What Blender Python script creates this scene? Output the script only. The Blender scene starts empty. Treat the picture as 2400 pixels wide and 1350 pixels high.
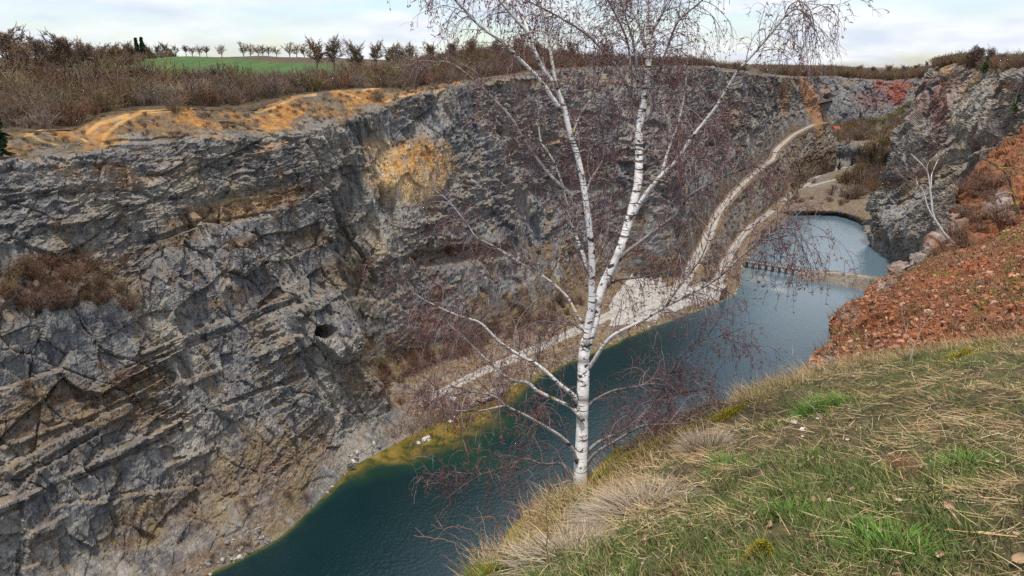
import bpy, math, random
import numpy as np
from mathutils import Vector

# ------------------------------------------------------------------ camera, sky, sun, exposure
scene = bpy.context.scene
COL = scene.collection
CAMZ = 75.0                      # eye height above the lake (metres)
PITCH = math.radians(17.9)
FPX = 1592.0                     # focal length measured in photograph pixels (photograph 2400 x 1350)
cam_d = bpy.data.cameras.new('camera')
cam = bpy.data.objects.new('camera', cam_d)
COL.objects.link(cam)
cam.location = (0, 0, CAMZ)
cam.rotation_euler = (math.pi/2 - PITCH, 0, 0)
cam_d.sensor_width = 36
cam_d.lens = 36*FPX/2400
cam_d.clip_start = 0.05
cam_d.clip_end = 6000
scene.camera = cam

SUN_DIR = Vector((-0.07, -0.13, 0.90)).normalized()      # towards the sun
sun_d = bpy.data.lights.new('sun', 'SUN')
sun_d.energy = 4.4
sun_d.angle = math.radians(8)
sun_d.color = (1.0, 0.95, 0.88)
sun = bpy.data.objects.new('sun', sun_d)
COL.objects.link(sun)
sun.rotation_euler = SUN_DIR.to_track_quat('Z', 'Y').to_euler()

world = bpy.data.worlds.new('World')
scene.world = world
world.use_nodes = True
wt = world.node_tree
for n in list(wt.nodes): wt.nodes.remove(n)
def WN(t, **k):
    n = wt.nodes.new(t)
    for a, b in k.items(): setattr(n, a, b)
    return n
w_out = WN('ShaderNodeOutputWorld'); w_bg = WN('ShaderNodeBackground')
w_sky = WN('ShaderNodeTexSky', sky_type='NISHITA', sun_disc=False)
w_sky.sun_elevation = math.asin(SUN_DIR.z)
w_sky.sun_rotation = math.atan2(SUN_DIR.x, SUN_DIR.y)
w_sky.altitude = 300; w_sky.air_density = 1.0; w_sky.dust_density = 1.2; w_sky.ozone_density = 1.0
w_tc = WN('ShaderNodeTexCoord'); w_sep = WN('ShaderNodeSeparateXYZ')
wt.links.new(w_tc.outputs['Generated'], w_sep.inputs[0])
w_zc = WN('ShaderNodeMath', operation='ADD'); w_zc.inputs[1].default_value = 0.24
w_zm = WN('ShaderNodeMath', operation='MAXIMUM'); w_zm.inputs[1].default_value = 0.03
wt.links.new(w_sep.outputs[2], w_zc.inputs[0]); wt.links.new(w_zc.outputs[0], w_zm.inputs[0])
w_dx = WN('ShaderNodeMath', operation='DIVIDE'); w_dy = WN('ShaderNodeMath', operation='DIVIDE')
for i, d in enumerate((w_dx, w_dy)):
    wt.links.new(w_sep.outputs[i], d.inputs[0]); wt.links.new(w_zm.outputs[0], d.inputs[1])
w_cb = WN('ShaderNodeCombineXYZ')
wt.links.new(w_dx.outputs[0], w_cb.inputs[0]); wt.links.new(w_dy.outputs[0], w_cb.inputs[1])
w_n = WN('ShaderNodeTexNoise'); w_n.inputs['Scale'].default_value = 1.5; w_n.inputs['Detail'].default_value = 7
w_n.inputs['Roughness'].default_value = 0.55; w_n.inputs['Distortion'].default_value = 0.3
wt.links.new(w_cb.outputs[0], w_n.inputs['Vector'])
w_r = WN('ShaderNodeValToRGB'); w_r.color_ramp.elements[0].position = 0.37; w_r.color_ramp.elements[1].position = 0.56
wt.links.new(w_n.outputs['Fac'], w_r.inputs[0])
# cloud grey/white variation, a finer layer
w_n2 = WN('ShaderNodeTexNoise'); w_n2.inputs['Scale'].default_value = 2.6; w_n2.inputs['Detail'].default_value = 6
wt.links.new(w_cb.outputs[0], w_n2.inputs['Vector'])
w_cc = WN('ShaderNodeValToRGB')
w_cc.color_ramp.elements[0].position = 0.35; w_cc.color_ramp.elements[0].color = (0.70, 0.77, 0.90, 1)
w_cc.color_ramp.elements[1].position = 0.58; w_cc.color_ramp.elements[1].color = (0.93, 0.96, 1.0, 1)
wt.links.new(w_n2.outputs['Fac'], w_cc.inputs[0])
w_cs = WN('ShaderNodeVectorMath', operation='SCALE'); w_cs.inputs['Scale'].default_value = 10.6
wt.links.new(w_cc.outputs[0], w_cs.inputs[0])
w_sl = WN('ShaderNodeVectorMath', operation='SCALE'); w_sl.inputs['Scale'].default_value = 1.9
wt.links.new(w_sky.outputs[0], w_sl.inputs[0])
w_mx = WN('ShaderNodeMix', data_type='RGBA')
wt.links.new(w_r.outputs[0], w_mx.inputs[0]); wt.links.new(w_sl.outputs[0], w_mx.inputs[6]); wt.links.new(w_cs.outputs[0], w_mx.inputs[7])
wt.links.new(w_mx.outputs[2], w_bg.inputs[0]); w_bg.inputs[1].default_value = 0.1
wt.links.new(w_bg.outputs[0], w_out.inputs[0])

scene.view_settings.view_transform = 'Standard'
scene.view_settings.look = 'None'
scene.view_settings.exposure = 0.0
scene.view_settings.gamma = 1.0
scene.cycles.max_bounces = 5
scene.cycles.diffuse_bounces = 2
scene.cycles.glossy_bounces = 3
scene.cycles.transparent_max_bounces = 8
scene.cycles.use_denoising = False

# ------------------------------------------------------------------ measuring helpers
rng = np.random.default_rng(7)
random.seed(7)
CP, SP = math.cos(PITCH), math.sin(PITCH)
EYE = np.array([0, 0, CAMZ])
def ray(u, v):
    x = (u-1200)/FPX; q = (675-v)/FPX
    return np.array([x, CP+q*SP, -SP+q*CP])
def P(u, v, t): return EYE + ray(u, v)*t                 # point at depth t
def Pz(u, v, z):
    r = ray(u, v); return EYE + r*((z-CAMZ)/r[2])         # point on a level
AX = np.array([.645, .765]); NX = np.array([-.765, .645])
AX /= np.linalg.norm(AX); NX = np.array([-AX[1], AX[0]])
def Ps(u, v, s):                                          # point on the vertical plane s metres left of the quarry axis
    r = ray(u, v); return EYE + r*(s/(r[:2]@NX))
def asz(p): return (p[:2]@AX, p[:2]@NX, p[2])
def world_as(a, s, z):
    a = np.asarray(a, float); s = np.asarray(s, float); z = np.asarray(z, float)
    return np.stack([a*AX[0]+s*NX[0], a*AX[1]+s*NX[1], z+0*a], -1)
def project(p):                                           # photo pixel where a point is seen (used to measure stains)
    d = p-EYE
    f = d[..., 1]*CP-d[..., 2]*SP; up = d[..., 1]*SP+d[..., 2]*CP
    f = np.maximum(f, .01)
    return 1200+FPX*d[..., 0]/f, 675-FPX*up/f

# ------------------------------------------------------------------ numpy noise
def _h(ix, iy, iz, seed):
    n = (ix.astype(np.int64)*374761393 + iy.astype(np.int64)*668265263 + iz.astype(np.int64)*2147483647 + seed*1274126177) & 0xffffffff
    n = ((n ^ (n >> 13))*1274126177) & 0xffffffff
    n = ((n ^ (n >> 16))*2246822519) & 0xffffffff
    return ((n ^ (n >> 15)) & 0xffffff)/float(0xffffff)
def vnoise(p, seed=0):
    f = np.floor(p); w = p-f; w = w*w*w*(w*(w*6-15)+10)
    i = f.astype(np.int64); x, y, z = i[..., 0], i[..., 1], i[..., 2]
    r = 0
    for dx in (0, 1):
        for dy in (0, 1):
            for dz in (0, 1):
                r = r + _h(x+dx, y+dy, z+dz, seed)*(w[..., 0] if dx else 1-w[..., 0])*(w[..., 1] if dy else 1-w[..., 1])*(w[..., 2] if dz else 1-w[..., 2])
    return r*2-1
def fbm(p, oct=4, seed=0, gain=.5):
    r = 0; a = 1
    for k in range(oct):
        r = r+a*vnoise(p*(2.03**k)+17.3*k, seed+k); a *= gain
    return r
def worley(p, seed=0):
    """nearest cell: F1, F2-F1, random value of the cell, tilted plane of the cell (gives angular blocks)"""
    f = np.floor(p); i = f.astype(np.int64); w = p-f
    d1 = np.full(p.shape[:-1], 9.); d2 = d1.copy(); val = np.zeros(p.shape[:-1]); til = val.copy()
    for dx in (-1, 0, 1):
        for dy in (-1, 0, 1):
            for dz in (-1, 0, 1):
                x, y, z = i[..., 0]+dx, i[..., 1]+dy, i[..., 2]+dz
                qx = dx+_h(x, y, z, seed)-w[..., 0]; qy = dy+_h(x, y, z, seed+1)-w[..., 1]; qz = dz+_h(x, y, z, seed+2)-w[..., 2]
                d = np.sqrt(qx*qx+qy*qy+qz*qz)
                near = d < d1
                d2 = np.where(near, d1, np.minimum(d2, d))
                hv = _h(x, y, z, seed+3)
                tl = qx*(_h(x, y, z, seed+4)-.5)+qy*(_h(x, y, z, seed+5)-.5)+qz*(_h(x, y, z, seed+6)-.5)
                val = np.where(near, hv, val); til = np.where(near, tl, til)
                d1 = np.where(near, d, d1)
    return d1, d2-d1, val*2-1, til*2
def sstep(x, a, b):
    t = np.clip((x-a)/(b-a), 0, 1); return t*t*(3-2*t)

# ------------------------------------------------------------------ object helpers
def link(name, me, parent=None, mat=None):
    o = bpy.data.objects.new(name, me); COL.objects.link(o)
    if mat is not None: me.materials.append(mat)
    if parent is not None: o.parent = parent
    return o
def mesh_np(name, V, F, mat=None, parent=None, smooth=True, attrs=None, F3=None):
    """V (n,3); F (m,4) quads and/or F3 (k,3) triangles"""
    me = bpy.data.meshes.new(name)
    V = np.ascontiguousarray(V, np.float32).reshape(-1, 3)
    F = np.zeros((0, 4), np.int32) if F is None else np.asarray(F, np.int32).reshape(-1, 4)
    F3 = np.zeros((0, 3), np.int32) if F3 is None else np.asarray(F3, np.int32).reshape(-1, 3)
    me.vertices.add(len(V)); me.vertices.foreach_set('co', V.ravel())
    me.loops.add(F.size+F3.size); me.loops.foreach_set('vertex_index', np.concatenate([F.ravel(), F3.ravel()]))
    me.polygons.add(len(F)+len(F3))
    st = np.concatenate([np.arange(len(F))*4, F.size+np.arange(len(F3))*3]).astype(np.int32)
    me.polygons.foreach_set('loop_start', st)
    if smooth is not None:
        me.polygons.foreach_set('use_smooth', np.full(len(st), bool(smooth)))
    for k, a in (attrs or {}).items():
        a = np.asarray(a, np.float32)
        if a.ndim == 1:
            at = me.attributes.new(k, 'FLOAT', 'POINT'); at.data.foreach_set('value', a)
        else:
            if a.shape[1] == 3: a = np.concatenate([a, np.ones((len(a), 1), np.float32)], 1)
            at = me.attributes.new(k, 'FLOAT_COLOR', 'POINT'); at.data.foreach_set('color', np.ascontiguousarray(a).ravel())
    me.update(calc_edges=True)
    me.validate()
    return link(name, me, parent, mat)
def grid_faces(n, m):
    i = np.arange(n-1)[:, None]*m+np.arange(m-1)[None, :]
    return np.stack([i, i+m, i+m+1, i+1], -1).reshape(-1, 4)
def grid_normals(G):
    du = np.gradient(G, axis=0); dv = np.gradient(G, axis=1)
    n = np.cross(du, dv); return n/np.maximum(np.linalg.norm(n, axis=-1, keepdims=True), 1e-9)
def empty(name, loc, label=None, cat=None, group=None):
    o = bpy.data.objects.new(name, None); COL.objects.link(o); o.location = loc; o.empty_display_size = .1
    if label: tag(o, label, cat, group)
    return o
def tag(o, label, cat, group=None, kind=None):
    o['label'] = label; o['category'] = cat
    if group: o['group'] = group
    if kind: o['kind'] = kind
    return o
def struct(o, label=None, cat=None):
    o['kind'] = 'structure'
    if label: o['label'] = label
    if cat: o['category'] = cat
    return o
class Tubes:
    """collects tapered tubes into one mesh"""
    def __init__(s): s.V = []; s.F = []; s.n = 0; s.C = []
    def add(s, pts, rad, sides=4, col=None, cap=False):
        pts = np.asarray(pts, float); n = len(pts)
        rad = np.broadcast_to(np.asarray(rad, float), (n,))
        tg = np.gradient(pts, axis=0); tg /= np.maximum(np.linalg.norm(tg, axis=1, keepdims=True), 1e-9)
        ref = np.array([.31, .17, .93]) if abs(tg[0, 2]) < .8 else np.array([.93, .31, .17])
        a = np.cross(tg, ref); a /= np.maximum(np.linalg.norm(a, axis=1, keepdims=True), 1e-9)
        b = np.cross(tg, a)
        th = np.arange(sides)*2*math.pi/sides
        ring = pts[:, None, :]+rad[:, None, None]*(np.cos(th)[None, :, None]*a[:, None, :]+np.sin(th)[None, :, None]*b[:, None, :])
        s.V.append(ring.reshape(-1, 3))
        i = np.arange(n-1)[:, None]*sides+np.arange(sides)[None, :]; j = np.arange(n-1)[:, None]*sides+(np.arange(sides)[None, :]+1) % sides
        s.F.append((np.stack([i, j, j+sides, i+sides], -1)+s.n).reshape(-1, 4))
        if col is not None:
            c = np.asarray(col, float)
            if c.ndim == 1: c = np.broadcast_to(c, (n, c.shape[0]))
            s.C.append(np.repeat(c, sides, 0))
        s.n += n*sides
    def build(s, name, mat, parent=None, smooth=True):
        at = {'col': np.concatenate(s.C)} if s.C else None
        return mesh_np(name, np.concatenate(s.V), np.concatenate(s.F), mat, parent, smooth, at)
    def arrays(s): return np.concatenate(s.V), np.concatenate(s.F)
def box_arrays(c, sz, rot=0.0):
    c = np.asarray(c, float); h = np.asarray(sz, float)/2
    v = np.array([[x, y, z] for x in (-1, 1) for y in (-1, 1) for z in (-1, 1)])*h
    cr, sr = math.cos(rot), math.sin(rot)
    v = np.stack([v[:, 0]*cr-v[:, 1]*sr, v[:, 0]*sr+v[:, 1]*cr, v[:, 2]], 1)+c
    return v, np.array([[0, 1, 3, 2], [4, 6, 7, 5], [0, 4, 5, 1], [2, 3, 7, 6], [0, 2, 6, 4], [1, 5, 7, 3]])
def join_arrays(L):
    V = []; F = []; n = 0
    for v, f in L: V.append(v); F.append(f+n); n += len(v)
    return np.concatenate(V), np.concatenate(F)
def smooth_path(pts, n):
    """Catmull-Rom through points, n samples"""
    p = np.asarray(pts, float)
    if len(p) < 3: return p[0]+(p[-1]-p[0])*np.linspace(0, 1, n)[:, None]
    q = np.concatenate([[2*p[0]-p[1]], p, [2*p[-1]-p[-2]]])
    d = np.concatenate([[0], np.cumsum(np.linalg.norm(np.diff(p, axis=0), axis=1))]); d /= d[-1]
    x = np.linspace(0, 1, n); k = np.clip(np.searchsorted(d, x, side='right')-1, 0, len(p)-2)
    t = ((x-d[k])/np.maximum(d[k+1]-d[k], 1e-9))[:, None]
    a, b, c, e = q[k], q[k+1], q[k+2], q[k+3]
    return .5*((2*b)+(-a+c)*t+(2*a-5*b+4*c-e)*t**2+(-a+3*b-3*c+e)*t**3)
# ------------------------------------------------------------------ materials
class MB:
    def __init__(s, name):
        s.m = bpy.data.materials.new(name); s.m.use_nodes = True; s.t = s.m.node_tree
        s.b = s.t.nodes['Principled BSDF']; s.b.inputs['Specular IOR Level'].default_value = .25
    def n(s, t, **k):
        n = s.t.nodes.new(t)
        for a, b in k.items(): setattr(n, a, b)
        return n
    def l(s, a, b): s.t.links.new(a, b)
    def pos(s, scale=(1, 1, 1), rot=(0, 0, 0), obj=False):
        c = s.n('ShaderNodeTexCoord').outputs['Object'] if obj else s.n('ShaderNodeNewGeometry').outputs['Position']
        m = s.n('ShaderNodeMapping'); m.inputs['Scale'].default_value = scale; m.inputs['Rotation'].default_value = rot
        s.l(c, m.inputs['Vector']); return m.outputs[0]
    def vmap(s, vec, scale):
        m = s.n('ShaderNodeMapping'); m.inputs['Scale'].default_value = scale; s.l(vec, m.inputs['Vector']); return m.outputs[0]
    def noise(s, vec, scale, detail=5, rough=.6, dist=0):
        n = s.n('ShaderNodeTexNoise'); n.inputs['Scale'].default_value = scale; n.inputs['Detail'].default_value = detail
        n.inputs['Roughness'].default_value = rough; n.inputs['Distortion'].default_value = dist
        if vec is not None: s.l(vec, n.inputs['Vector'])
        return n.outputs['Fac']
    def voro(s, vec, scale, feature='F1', out='Distance'):
        n = s.n('ShaderNodeTexVoronoi', feature=feature); n.inputs['Scale'].default_value = scale
        s.l(vec, n.inputs['Vector']); return n.outputs[out]
    def ramp(s, f, stops):
        r = s.n('ShaderNodeValToRGB'); e = r.color_ramp.elements
        while len(e) < len(stops): e.new(.5)
        for k, (p, c) in enumerate(stops):
            e[k].position = p; e[k].color = (*c, 1) if not isinstance(c, (int, float)) else (c, c, c, 1)
        s.l(f, r.inputs[0]); return r.outputs[0]
    def mix(s, f, a, b, mode='MIX'):
        m = s.n('ShaderNodeMix', data_type='RGBA', blend_type=mode)
        for v, i in ((f, 0), (a, 6), (b, 7)):
            if isinstance(v, (int, float)): m.inputs[i].default_value = v
            elif isinstance(v, tuple): m.inputs[i].default_value = (*v, 1)
            else: s.l(v, m.inputs[i])
        return m.outputs[2]
    def math(s, op, a, b=None, clamp=False):
        m = s.n('ShaderNodeMath', operation=op, use_clamp=clamp)
        for v, i in ((a, 0), (b, 1)):
            if v is None: continue
            if isinstance(v, (int, float)): m.inputs[i].default_value = v
            else: s.l(v, m.inputs[i])
        return m.outputs[0]
    def attr(s, name):
        a = s.n('ShaderNodeAttribute'); a.attribute_name = name; return a
    def sep(s, c):
        x = s.n('ShaderNodeSeparateColor'); s.l(c, x.inputs[0]); return x.outputs
    def bump(s, h, strength=.5, dist=.1, normal=None):
        b = s.n('ShaderNodeBump'); b.inputs['Strength'].default_value = strength; b.inputs['Distance'].default_value = dist
        s.l(h, b.inputs['Height'])
        if normal is not None: s.l(normal, b.inputs['Normal'])
        s.l(b.outputs[0], s.b.inputs['Normal']); return b.outputs[0]
    def color(s, c, rough=.85):
        if isinstance(c, tuple): s.b.inputs['Base Color'].default_value = (*c, 1)
        else: s.l(c, s.b.inputs['Base Color'])
        s.b.inputs['Roughness'].default_value = rough
        return s

def rock_material(name, scale=1.0, warm=.5, bed=(0.35, 0.12, 0.9), blue=.0, gain=1.0):
    """grey limestone; vertex attribute mask: R soil and dry grass, G ochre, B red earth, alpha sand path"""
    m = MB(name)
    w0 = m.pos()
    dn = m.n('ShaderNodeTexNoise'); dn.inputs['Scale'].default_value = .45/scale; dn.inputs['Detail'].default_value = 3; m.l(w0, dn.inputs['Vector'])
    va = m.n('ShaderNodeVectorMath', operation='MULTIPLY_ADD'); m.l(dn.outputs['Color'], va.inputs[0]); va.inputs[1].default_value = (2.2*scale,)*3; m.l(w0, va.inputs[2])
    w = va.outputs[0]
    big = m.noise(w0, .05/scale, 4, .55)
    mid = m.noise(w, .22/scale, 6, .62, .3)
    fine = m.noise(w, 1.5/scale, 7, .72)
    streak = m.noise(m.pos((.8/scale, .8/scale, .09/scale)), 1.0, 5, .62, .25)
    bedv = m.noise(m.pos((.10/scale, .10/scale, .85/scale), (bed[0], bed[1], bed[2])), 1.0, 6, .65, .5)
    grey = m.ramp(mid, [(.30, (.095, .098, .108)), (.43, (.165, .168, .178)), (.56, (.25, .245, .235)), (.72, (.40, .375, .33))])
    warmc = m.ramp(fine, [(.3, (.17, .14, .105)), (.5, (.32, .27, .20)), (.7, (.50, .44, .34))])
    tone = m.attr('tone').outputs['Fac']
    wf = m.math('MULTIPLY', m.math('MULTIPLY', m.ramp(big, [(.40, 0.1), (.60, 1.)]), warm), m.math('SUBTRACT', 1., m.math('MULTIPLY', tone, .85)))
    grey = m.mix(m.math('MULTIPLY', tone, .55), grey, m.ramp(mid, [(.30, (.05, .056, .075)), (.5, (.125, .135, .165)), (.72, (.26, .27, .30))]))
    c = m.mix(wf, grey, warmc)
    fv = m.n('ShaderNodeTexVoronoi', feature='F1'); fv.inputs['Scale'].default_value = 1.0; m.l(m.vmap(w, (.17/scale, .17/scale, .075/scale)), fv.inputs['Vector'])
    fr_ = m.sep(fv.outputs['Color'])
    c = m.mix(.5, c, m.ramp(fr_[0], [(.0, (.075, .082, .10)), (.3, (.145, .15, .165)), (.55, (.25, .245, .235)), (.8, (.34, .31, .26)), (1., (.46, .43, .37))]))
    c = m.mix(m.ramp(streak, [(.54, 0.), (.66, .7)]), c, (.47, .44, .39))
    c = m.mix(m.ramp(streak, [(.32, .75), (.45, 0.)]), c, (.075, .08, .10))
    c = m.mix(m.ramp(bedv, [(.56, 0.), (.68, .5)]), c, (.38, .31, .22))
    c = m.mix(m.ramp(bedv, [(.30, .5), (.40, 0.)]), c, (.10, .10, .11))
    c = m.mix(m.ramp(fine, [(.33, .6), (.45, 0.)]), c, (.06, .058, .06))
    c = m.mix(m.ramp(fine, [(.57, 0.), (.70, .5)]), c, (.55, .53, .49))
    stn = m.noise(m.pos((.30/scale, .30/scale, .055/scale)), 1.0, 6, .66, .5)
    c = m.mix(m.ramp(stn, [(.50, 0.), (.64, .62 if not blue else .2)]), c, m.ramp(fine, [(.3, (.11, .075, .04)), (.5, (.25, .175, .10)), (.7, (.38, .29, .18))]))
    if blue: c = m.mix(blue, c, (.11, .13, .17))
    if gain != 1: c = m.mix(1., c, (gain, gain, gain), 'MULTIPLY')
    for sc_, wd, st in ((.20, .016, .5), (.62, .024, .45), (1.7, .04, .35)):
        cv = m.voro(m.pos((1, 1, .62), (0, 0, .3)) if False else w, sc_/scale, 'DISTANCE_TO_EDGE')
        ck = m.math('MULTIPLY', m.ramp(cv, [(0., st), (wd, 0.)]), m.ramp(m.noise(w0, sc_*1.2/scale, 4, .6), [(.44, 0.), (.56, 1.)]))
        c = m.mix(ck, c, (.035, .032, .032))
    a = m.attr('mask'); ch = m.sep(a.outputs['Color'])
    och = m.ramp(m.noise(w, .45/scale, 6, .65), [(.3, (.20, .085, .025)), (.5, (.42, .19, .04)), (.7, (.56, .34, .12))])
    nz = m.n('ShaderNodeSeparateXYZ'); m.l(m.n('ShaderNodeNewGeometry').outputs['True Normal'], nz.inputs[0]); nzv = nz.outputs[2]; och0 = m.ramp(m.noise(w, .45/scale, 6, .65), [(.3, (.15, .065, .02)), (.5, (.33, .145, .035)), (.7, (.47, .24, .06))])
    gf = m.math('MULTIPLY', ch[1], m.ramp(m.noise(m.pos((.5/scale, .5/scale, .16/scale)), 1., 6, .7, .3), [(.36, 0.2), (.54, 1.)]))
    och = m.mix(m.ramp(big, [(.42, .25), (.60, .85)]), och, (.60, .43, .22))
    och = m.mix(m.ramp(streak, [(.50, 0.), (.64, .6)]), och, (.62, .52, .38))
    och = m.mix(m.math('GREATER_THAN', nzv, .62), och, och0)
    red = m.ramp(m.noise(w, .35/scale, 6, .7), [(.3, (.15, .04, .03)), (.7, (.36, .085, .055))])
    c = m.mix(m.math('MULTIPLY', ch[2], m.ramp(mid, [(.34, .35), (.55, 1.)])), c, red)
    ledge = m.math('MULTIPLY', m.ramp(nz.outputs[2], [(.66, 0.), (.86, 1.)]), .5)
    tuft = m.noise(w, 1.3/scale, 7, .75)
    soil = m.ramp(tuft, [(.30, (.045, .03, .022)), (.46, (.115, .075, .047)), (.58, (.22, .15, .09)), (.72, (.38, .30, .22))])
    soil = m.mix(m.ramp(m.noise(w0, .22/scale, 5, .6), [(.5, 0.), (.66, .6)]), soil, (.20, .145, .045))
    sf = m.math('MAXIMUM', ledge, m.math('MULTIPLY', ch[0], m.ramp(m.noise(w, .55/scale, 6, .7), [(.36, .1), (.50, 1.)])))
    soil = m.mix(m.attr('scrub').outputs['Fac'], soil, m.ramp(tuft, [(.30, (.035, .026, .016)), (.50, (.085, .062, .034)), (.70, (.18, .13, .065))]))
    c = m.mix(sf, c, soil)
    c = m.mix(m.math('MULTIPLY', gf, m.ramp(tuft, [(.36, .25), (.50, 1.)])), c, och)
    sand = m.ramp(fine, [(.3, (.40, .21, .06)), (.7, (.60, .36, .13))])
    c = m.mix(m.math('MULTIPLY', a.outputs['Alpha'], .85), c, sand)
    m.color(c, .9)
    h = m.math('ADD', m.math('MULTIPLY', m.noise(w, 1.6/scale, 8, .75, .2), .55), m.math('MULTIPLY', bedv, .7))
    for sx, sz_, am in ((.55, .9, .75), (1.5, 2.1, .4)):
        hv = m.n('ShaderNodeTexVoronoi', feature='F1'); hv.inputs['Scale'].default_value = 1.0; m.l(m.vmap(w, (sx/scale, sx/scale, sz_/scale)), hv.inputs['Vector'])
        h = m.math('ADD', h, m.math('MULTIPLY', m.sep(hv.outputs['Color'])[1], am))
    m.bump(h, .8, .36*scale)
    return m.m
M = {}
M['rock'] = rock_material('grey limestone', 1.0, .6, gain=.86)
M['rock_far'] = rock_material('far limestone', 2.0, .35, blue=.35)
M['rock_right'] = rock_material('right limestone', 1.5, .85, (.9, .5, .3), gain=1.12)

def simple(name, stops, scale, rough=.9, bump=0, obj=False, detail=6, bdist=.02, attr=None):
    m = MB(name); w = m.pos(obj=obj)
    f = m.noise(w, scale, detail, .65)
    m.color(m.ramp(f, stops), rough)
    if bump: m.bump(m.noise(w, scale*2.3, 6, .7), bump, bdist)
    return m.m
M['gravel'] = simple('pale road gravel', [(.3, (.22, .195, .165)), (.5, (.34, .315, .285)), (.7, (.44, .415, .385))], .5, .95, .4)
def road_mat():
    m = MB('gravel track'); w = m.pos(); f = m.noise(w, .6, 6, .7); q = m.noise(w, 3.5, 5, .7)
    c = m.ramp(f, [(.3, (.20, .175, .145)), (.5, (.33, .30, .265)), (.7, (.45, .42, .385))])
    c = m.mix(m.ramp(q, [(.35, .5), (.5, 0.)]), c, (.16, .14, .115))
    k = m.math('ABSOLUTE', m.attr('across').outputs['Fac'])
    mid = m.math('MULTIPLY', m.ramp(k, [(.0, .75), (.11, .0)]), m.ramp(f, [(.42, .0), (.55, 1.)]))
    edge = m.math('MULTIPLY', m.ramp(k, [(.36, 0.), (.5, 1.)]), m.ramp(m.noise(w, 1.1, 5, .7), [(.38, .2), (.52, 1.)]))
    c = m.mix(m.math('MAXIMUM', mid, edge), c, m.ramp(q, [(.3, (.09, .065, .035)), (.7, (.22, .17, .09))]))
    m.color(c, .95); m.bump(q, .6, .06); return m.m
M['road'] = road_mat()
M['wood'] = simple('weathered grey timber', [(.3, (.14, .12, .10)), (.6, (.27, .24, .20)), (.8, (.38, .34, .29))], 1.6, .85, .3)
M['wood_dark'] = simple('dark wet timber', [(.3, (.035, .03, .026)), (.7, (.10, .085, .07))], 1.6, .8, .3)

def twig_material(name, stops, var=.5):
    m = MB(name)
    r = m.n('ShaderNodeObjectInfo').outputs['Random']
    c1 = m.ramp(r, stops)
    f = m.noise(m.pos(), 1.2, 3, .6)
    c = m.mix(m.ramp(f, [(.35, var), (.6, 0.)]), c1, (.03, .022, .016))
    m.color(c, .9)
    return m.m
M['brush'] = twig_material('bare brushwood', [(0, (.18, .115, .075)), (.25, (.22, .155, .11)), (.5, (.19, .135, .105)), (.75, (.22, .165, .075)), (1, (.24, .14, .09))], .35)
def brush_var():
    m = MB('mixed brushwood'); c = m.attr('col').outputs['Color']
    m.color(m.mix(m.ramp(m.noise(m.pos(), 1.2, 3, .6), [(.35, .35), (.6, 0.)]), c, (.03, .022, .016)), .9); return m.m
M['brush_var'] = brush_var()
M['treebark'] = twig_material('grey brown bark', [(0, (.10, .075, .06)), (1, (.16, .12, .085))])
M['rust_brush'] = twig_material('reddish brushwood', [(0, (.17, .10, .065)), (1, (.20, .11, .075))], .35)
M['palebark'] = simple('pale birch stem', [(.3, (.30, .28, .26)), (.6, (.60, .57, .54))], 5, .8)
M['olive'] = twig_material('budding willow twigs', [(0, (.14, .125, .045)), (1, (.22, .19, .04))], .4)
M['needle'] = twig_material('dark pine needles', [(0, (.018, .040, .020)), (1, (.045, .085, .03))], .4)
M['needle2'] = twig_material('young pine needles', [(0, (.08, .13, .03)), (1, (.10, .15, .035))], .4)
def attr_mat(name, rough=.8, transl=0):
    m = MB(name); m.color(m.attr('col').outputs['Color'], rough)
    return m.m
M['acol'] = attr_mat('plant fibre')
M['astone'] = attr_mat('loose stone', .95)
# red earth
def red_earth():
    m = MB('red scree earth'); w = m.pos()
    f = m.noise(w, 3.2, 8, .72); g = m.noise(w, .35, 5, .6)
    c = m.ramp(f, [(.28, (.06, .024, .013)), (.45, (.20, .070, .030)), (.6, (.33, .125, .055)), (.75, (.46, .23, .12))])
    c = m.mix(m.ramp(g, [(.48, 0.), (.64, .7)]), c, m.ramp(f, [(.3, (.06, .034, .018)), (.7, (.20, .12, .06))]))
    a = m.attr('mask'); ch = m.sep(a.outputs['Color'])
    moss = m.ramp(m.noise(w, 5, 6, .7), [(.3, (.04, .04, .008)), (.7, (.21, .19, .03))])
    c = m.mix(m.math('MULTIPLY', ch[0], m.ramp(m.noise(w, 2.2, 6, .7), [(.42, 0.), (.56, 1.)])), c, moss)
    rock = m.ramp(m.noise(w, 2.1, 7, .7), [(.3, (.10, .085, .08)), (.5, (.27, .22, .19)), (.7, (.45, .37, .31))])
    c = m.mix(m.math('MULTIPLY', ch[1], m.ramp(m.noise(w, .8, 6, .7), [(.38, 0.1), (.52, 1.)])), c, rock)
    br = m.ramp(m.noise(w, 4., 6, .7), [(.3, (.05, .03, .018)), (.5, (.15, .085, .045)), (.7, (.30, .19, .10))])
    c = m.mix(m.math('MULTIPLY', ch[2], m.ramp(m.noise(w, 1.3, 6, .7), [(.38, 0.2), (.54, 1.)])), c, br)
    m.color(c, .95)
    h = m.math('ADD', m.noise(w, 4.5, 8, .75), m.math('MULTIPLY', m.voro(w, 7.), .5))
    m.bump(h, .9, .12)
    return m.m
M['red'] = red_earth()
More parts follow.
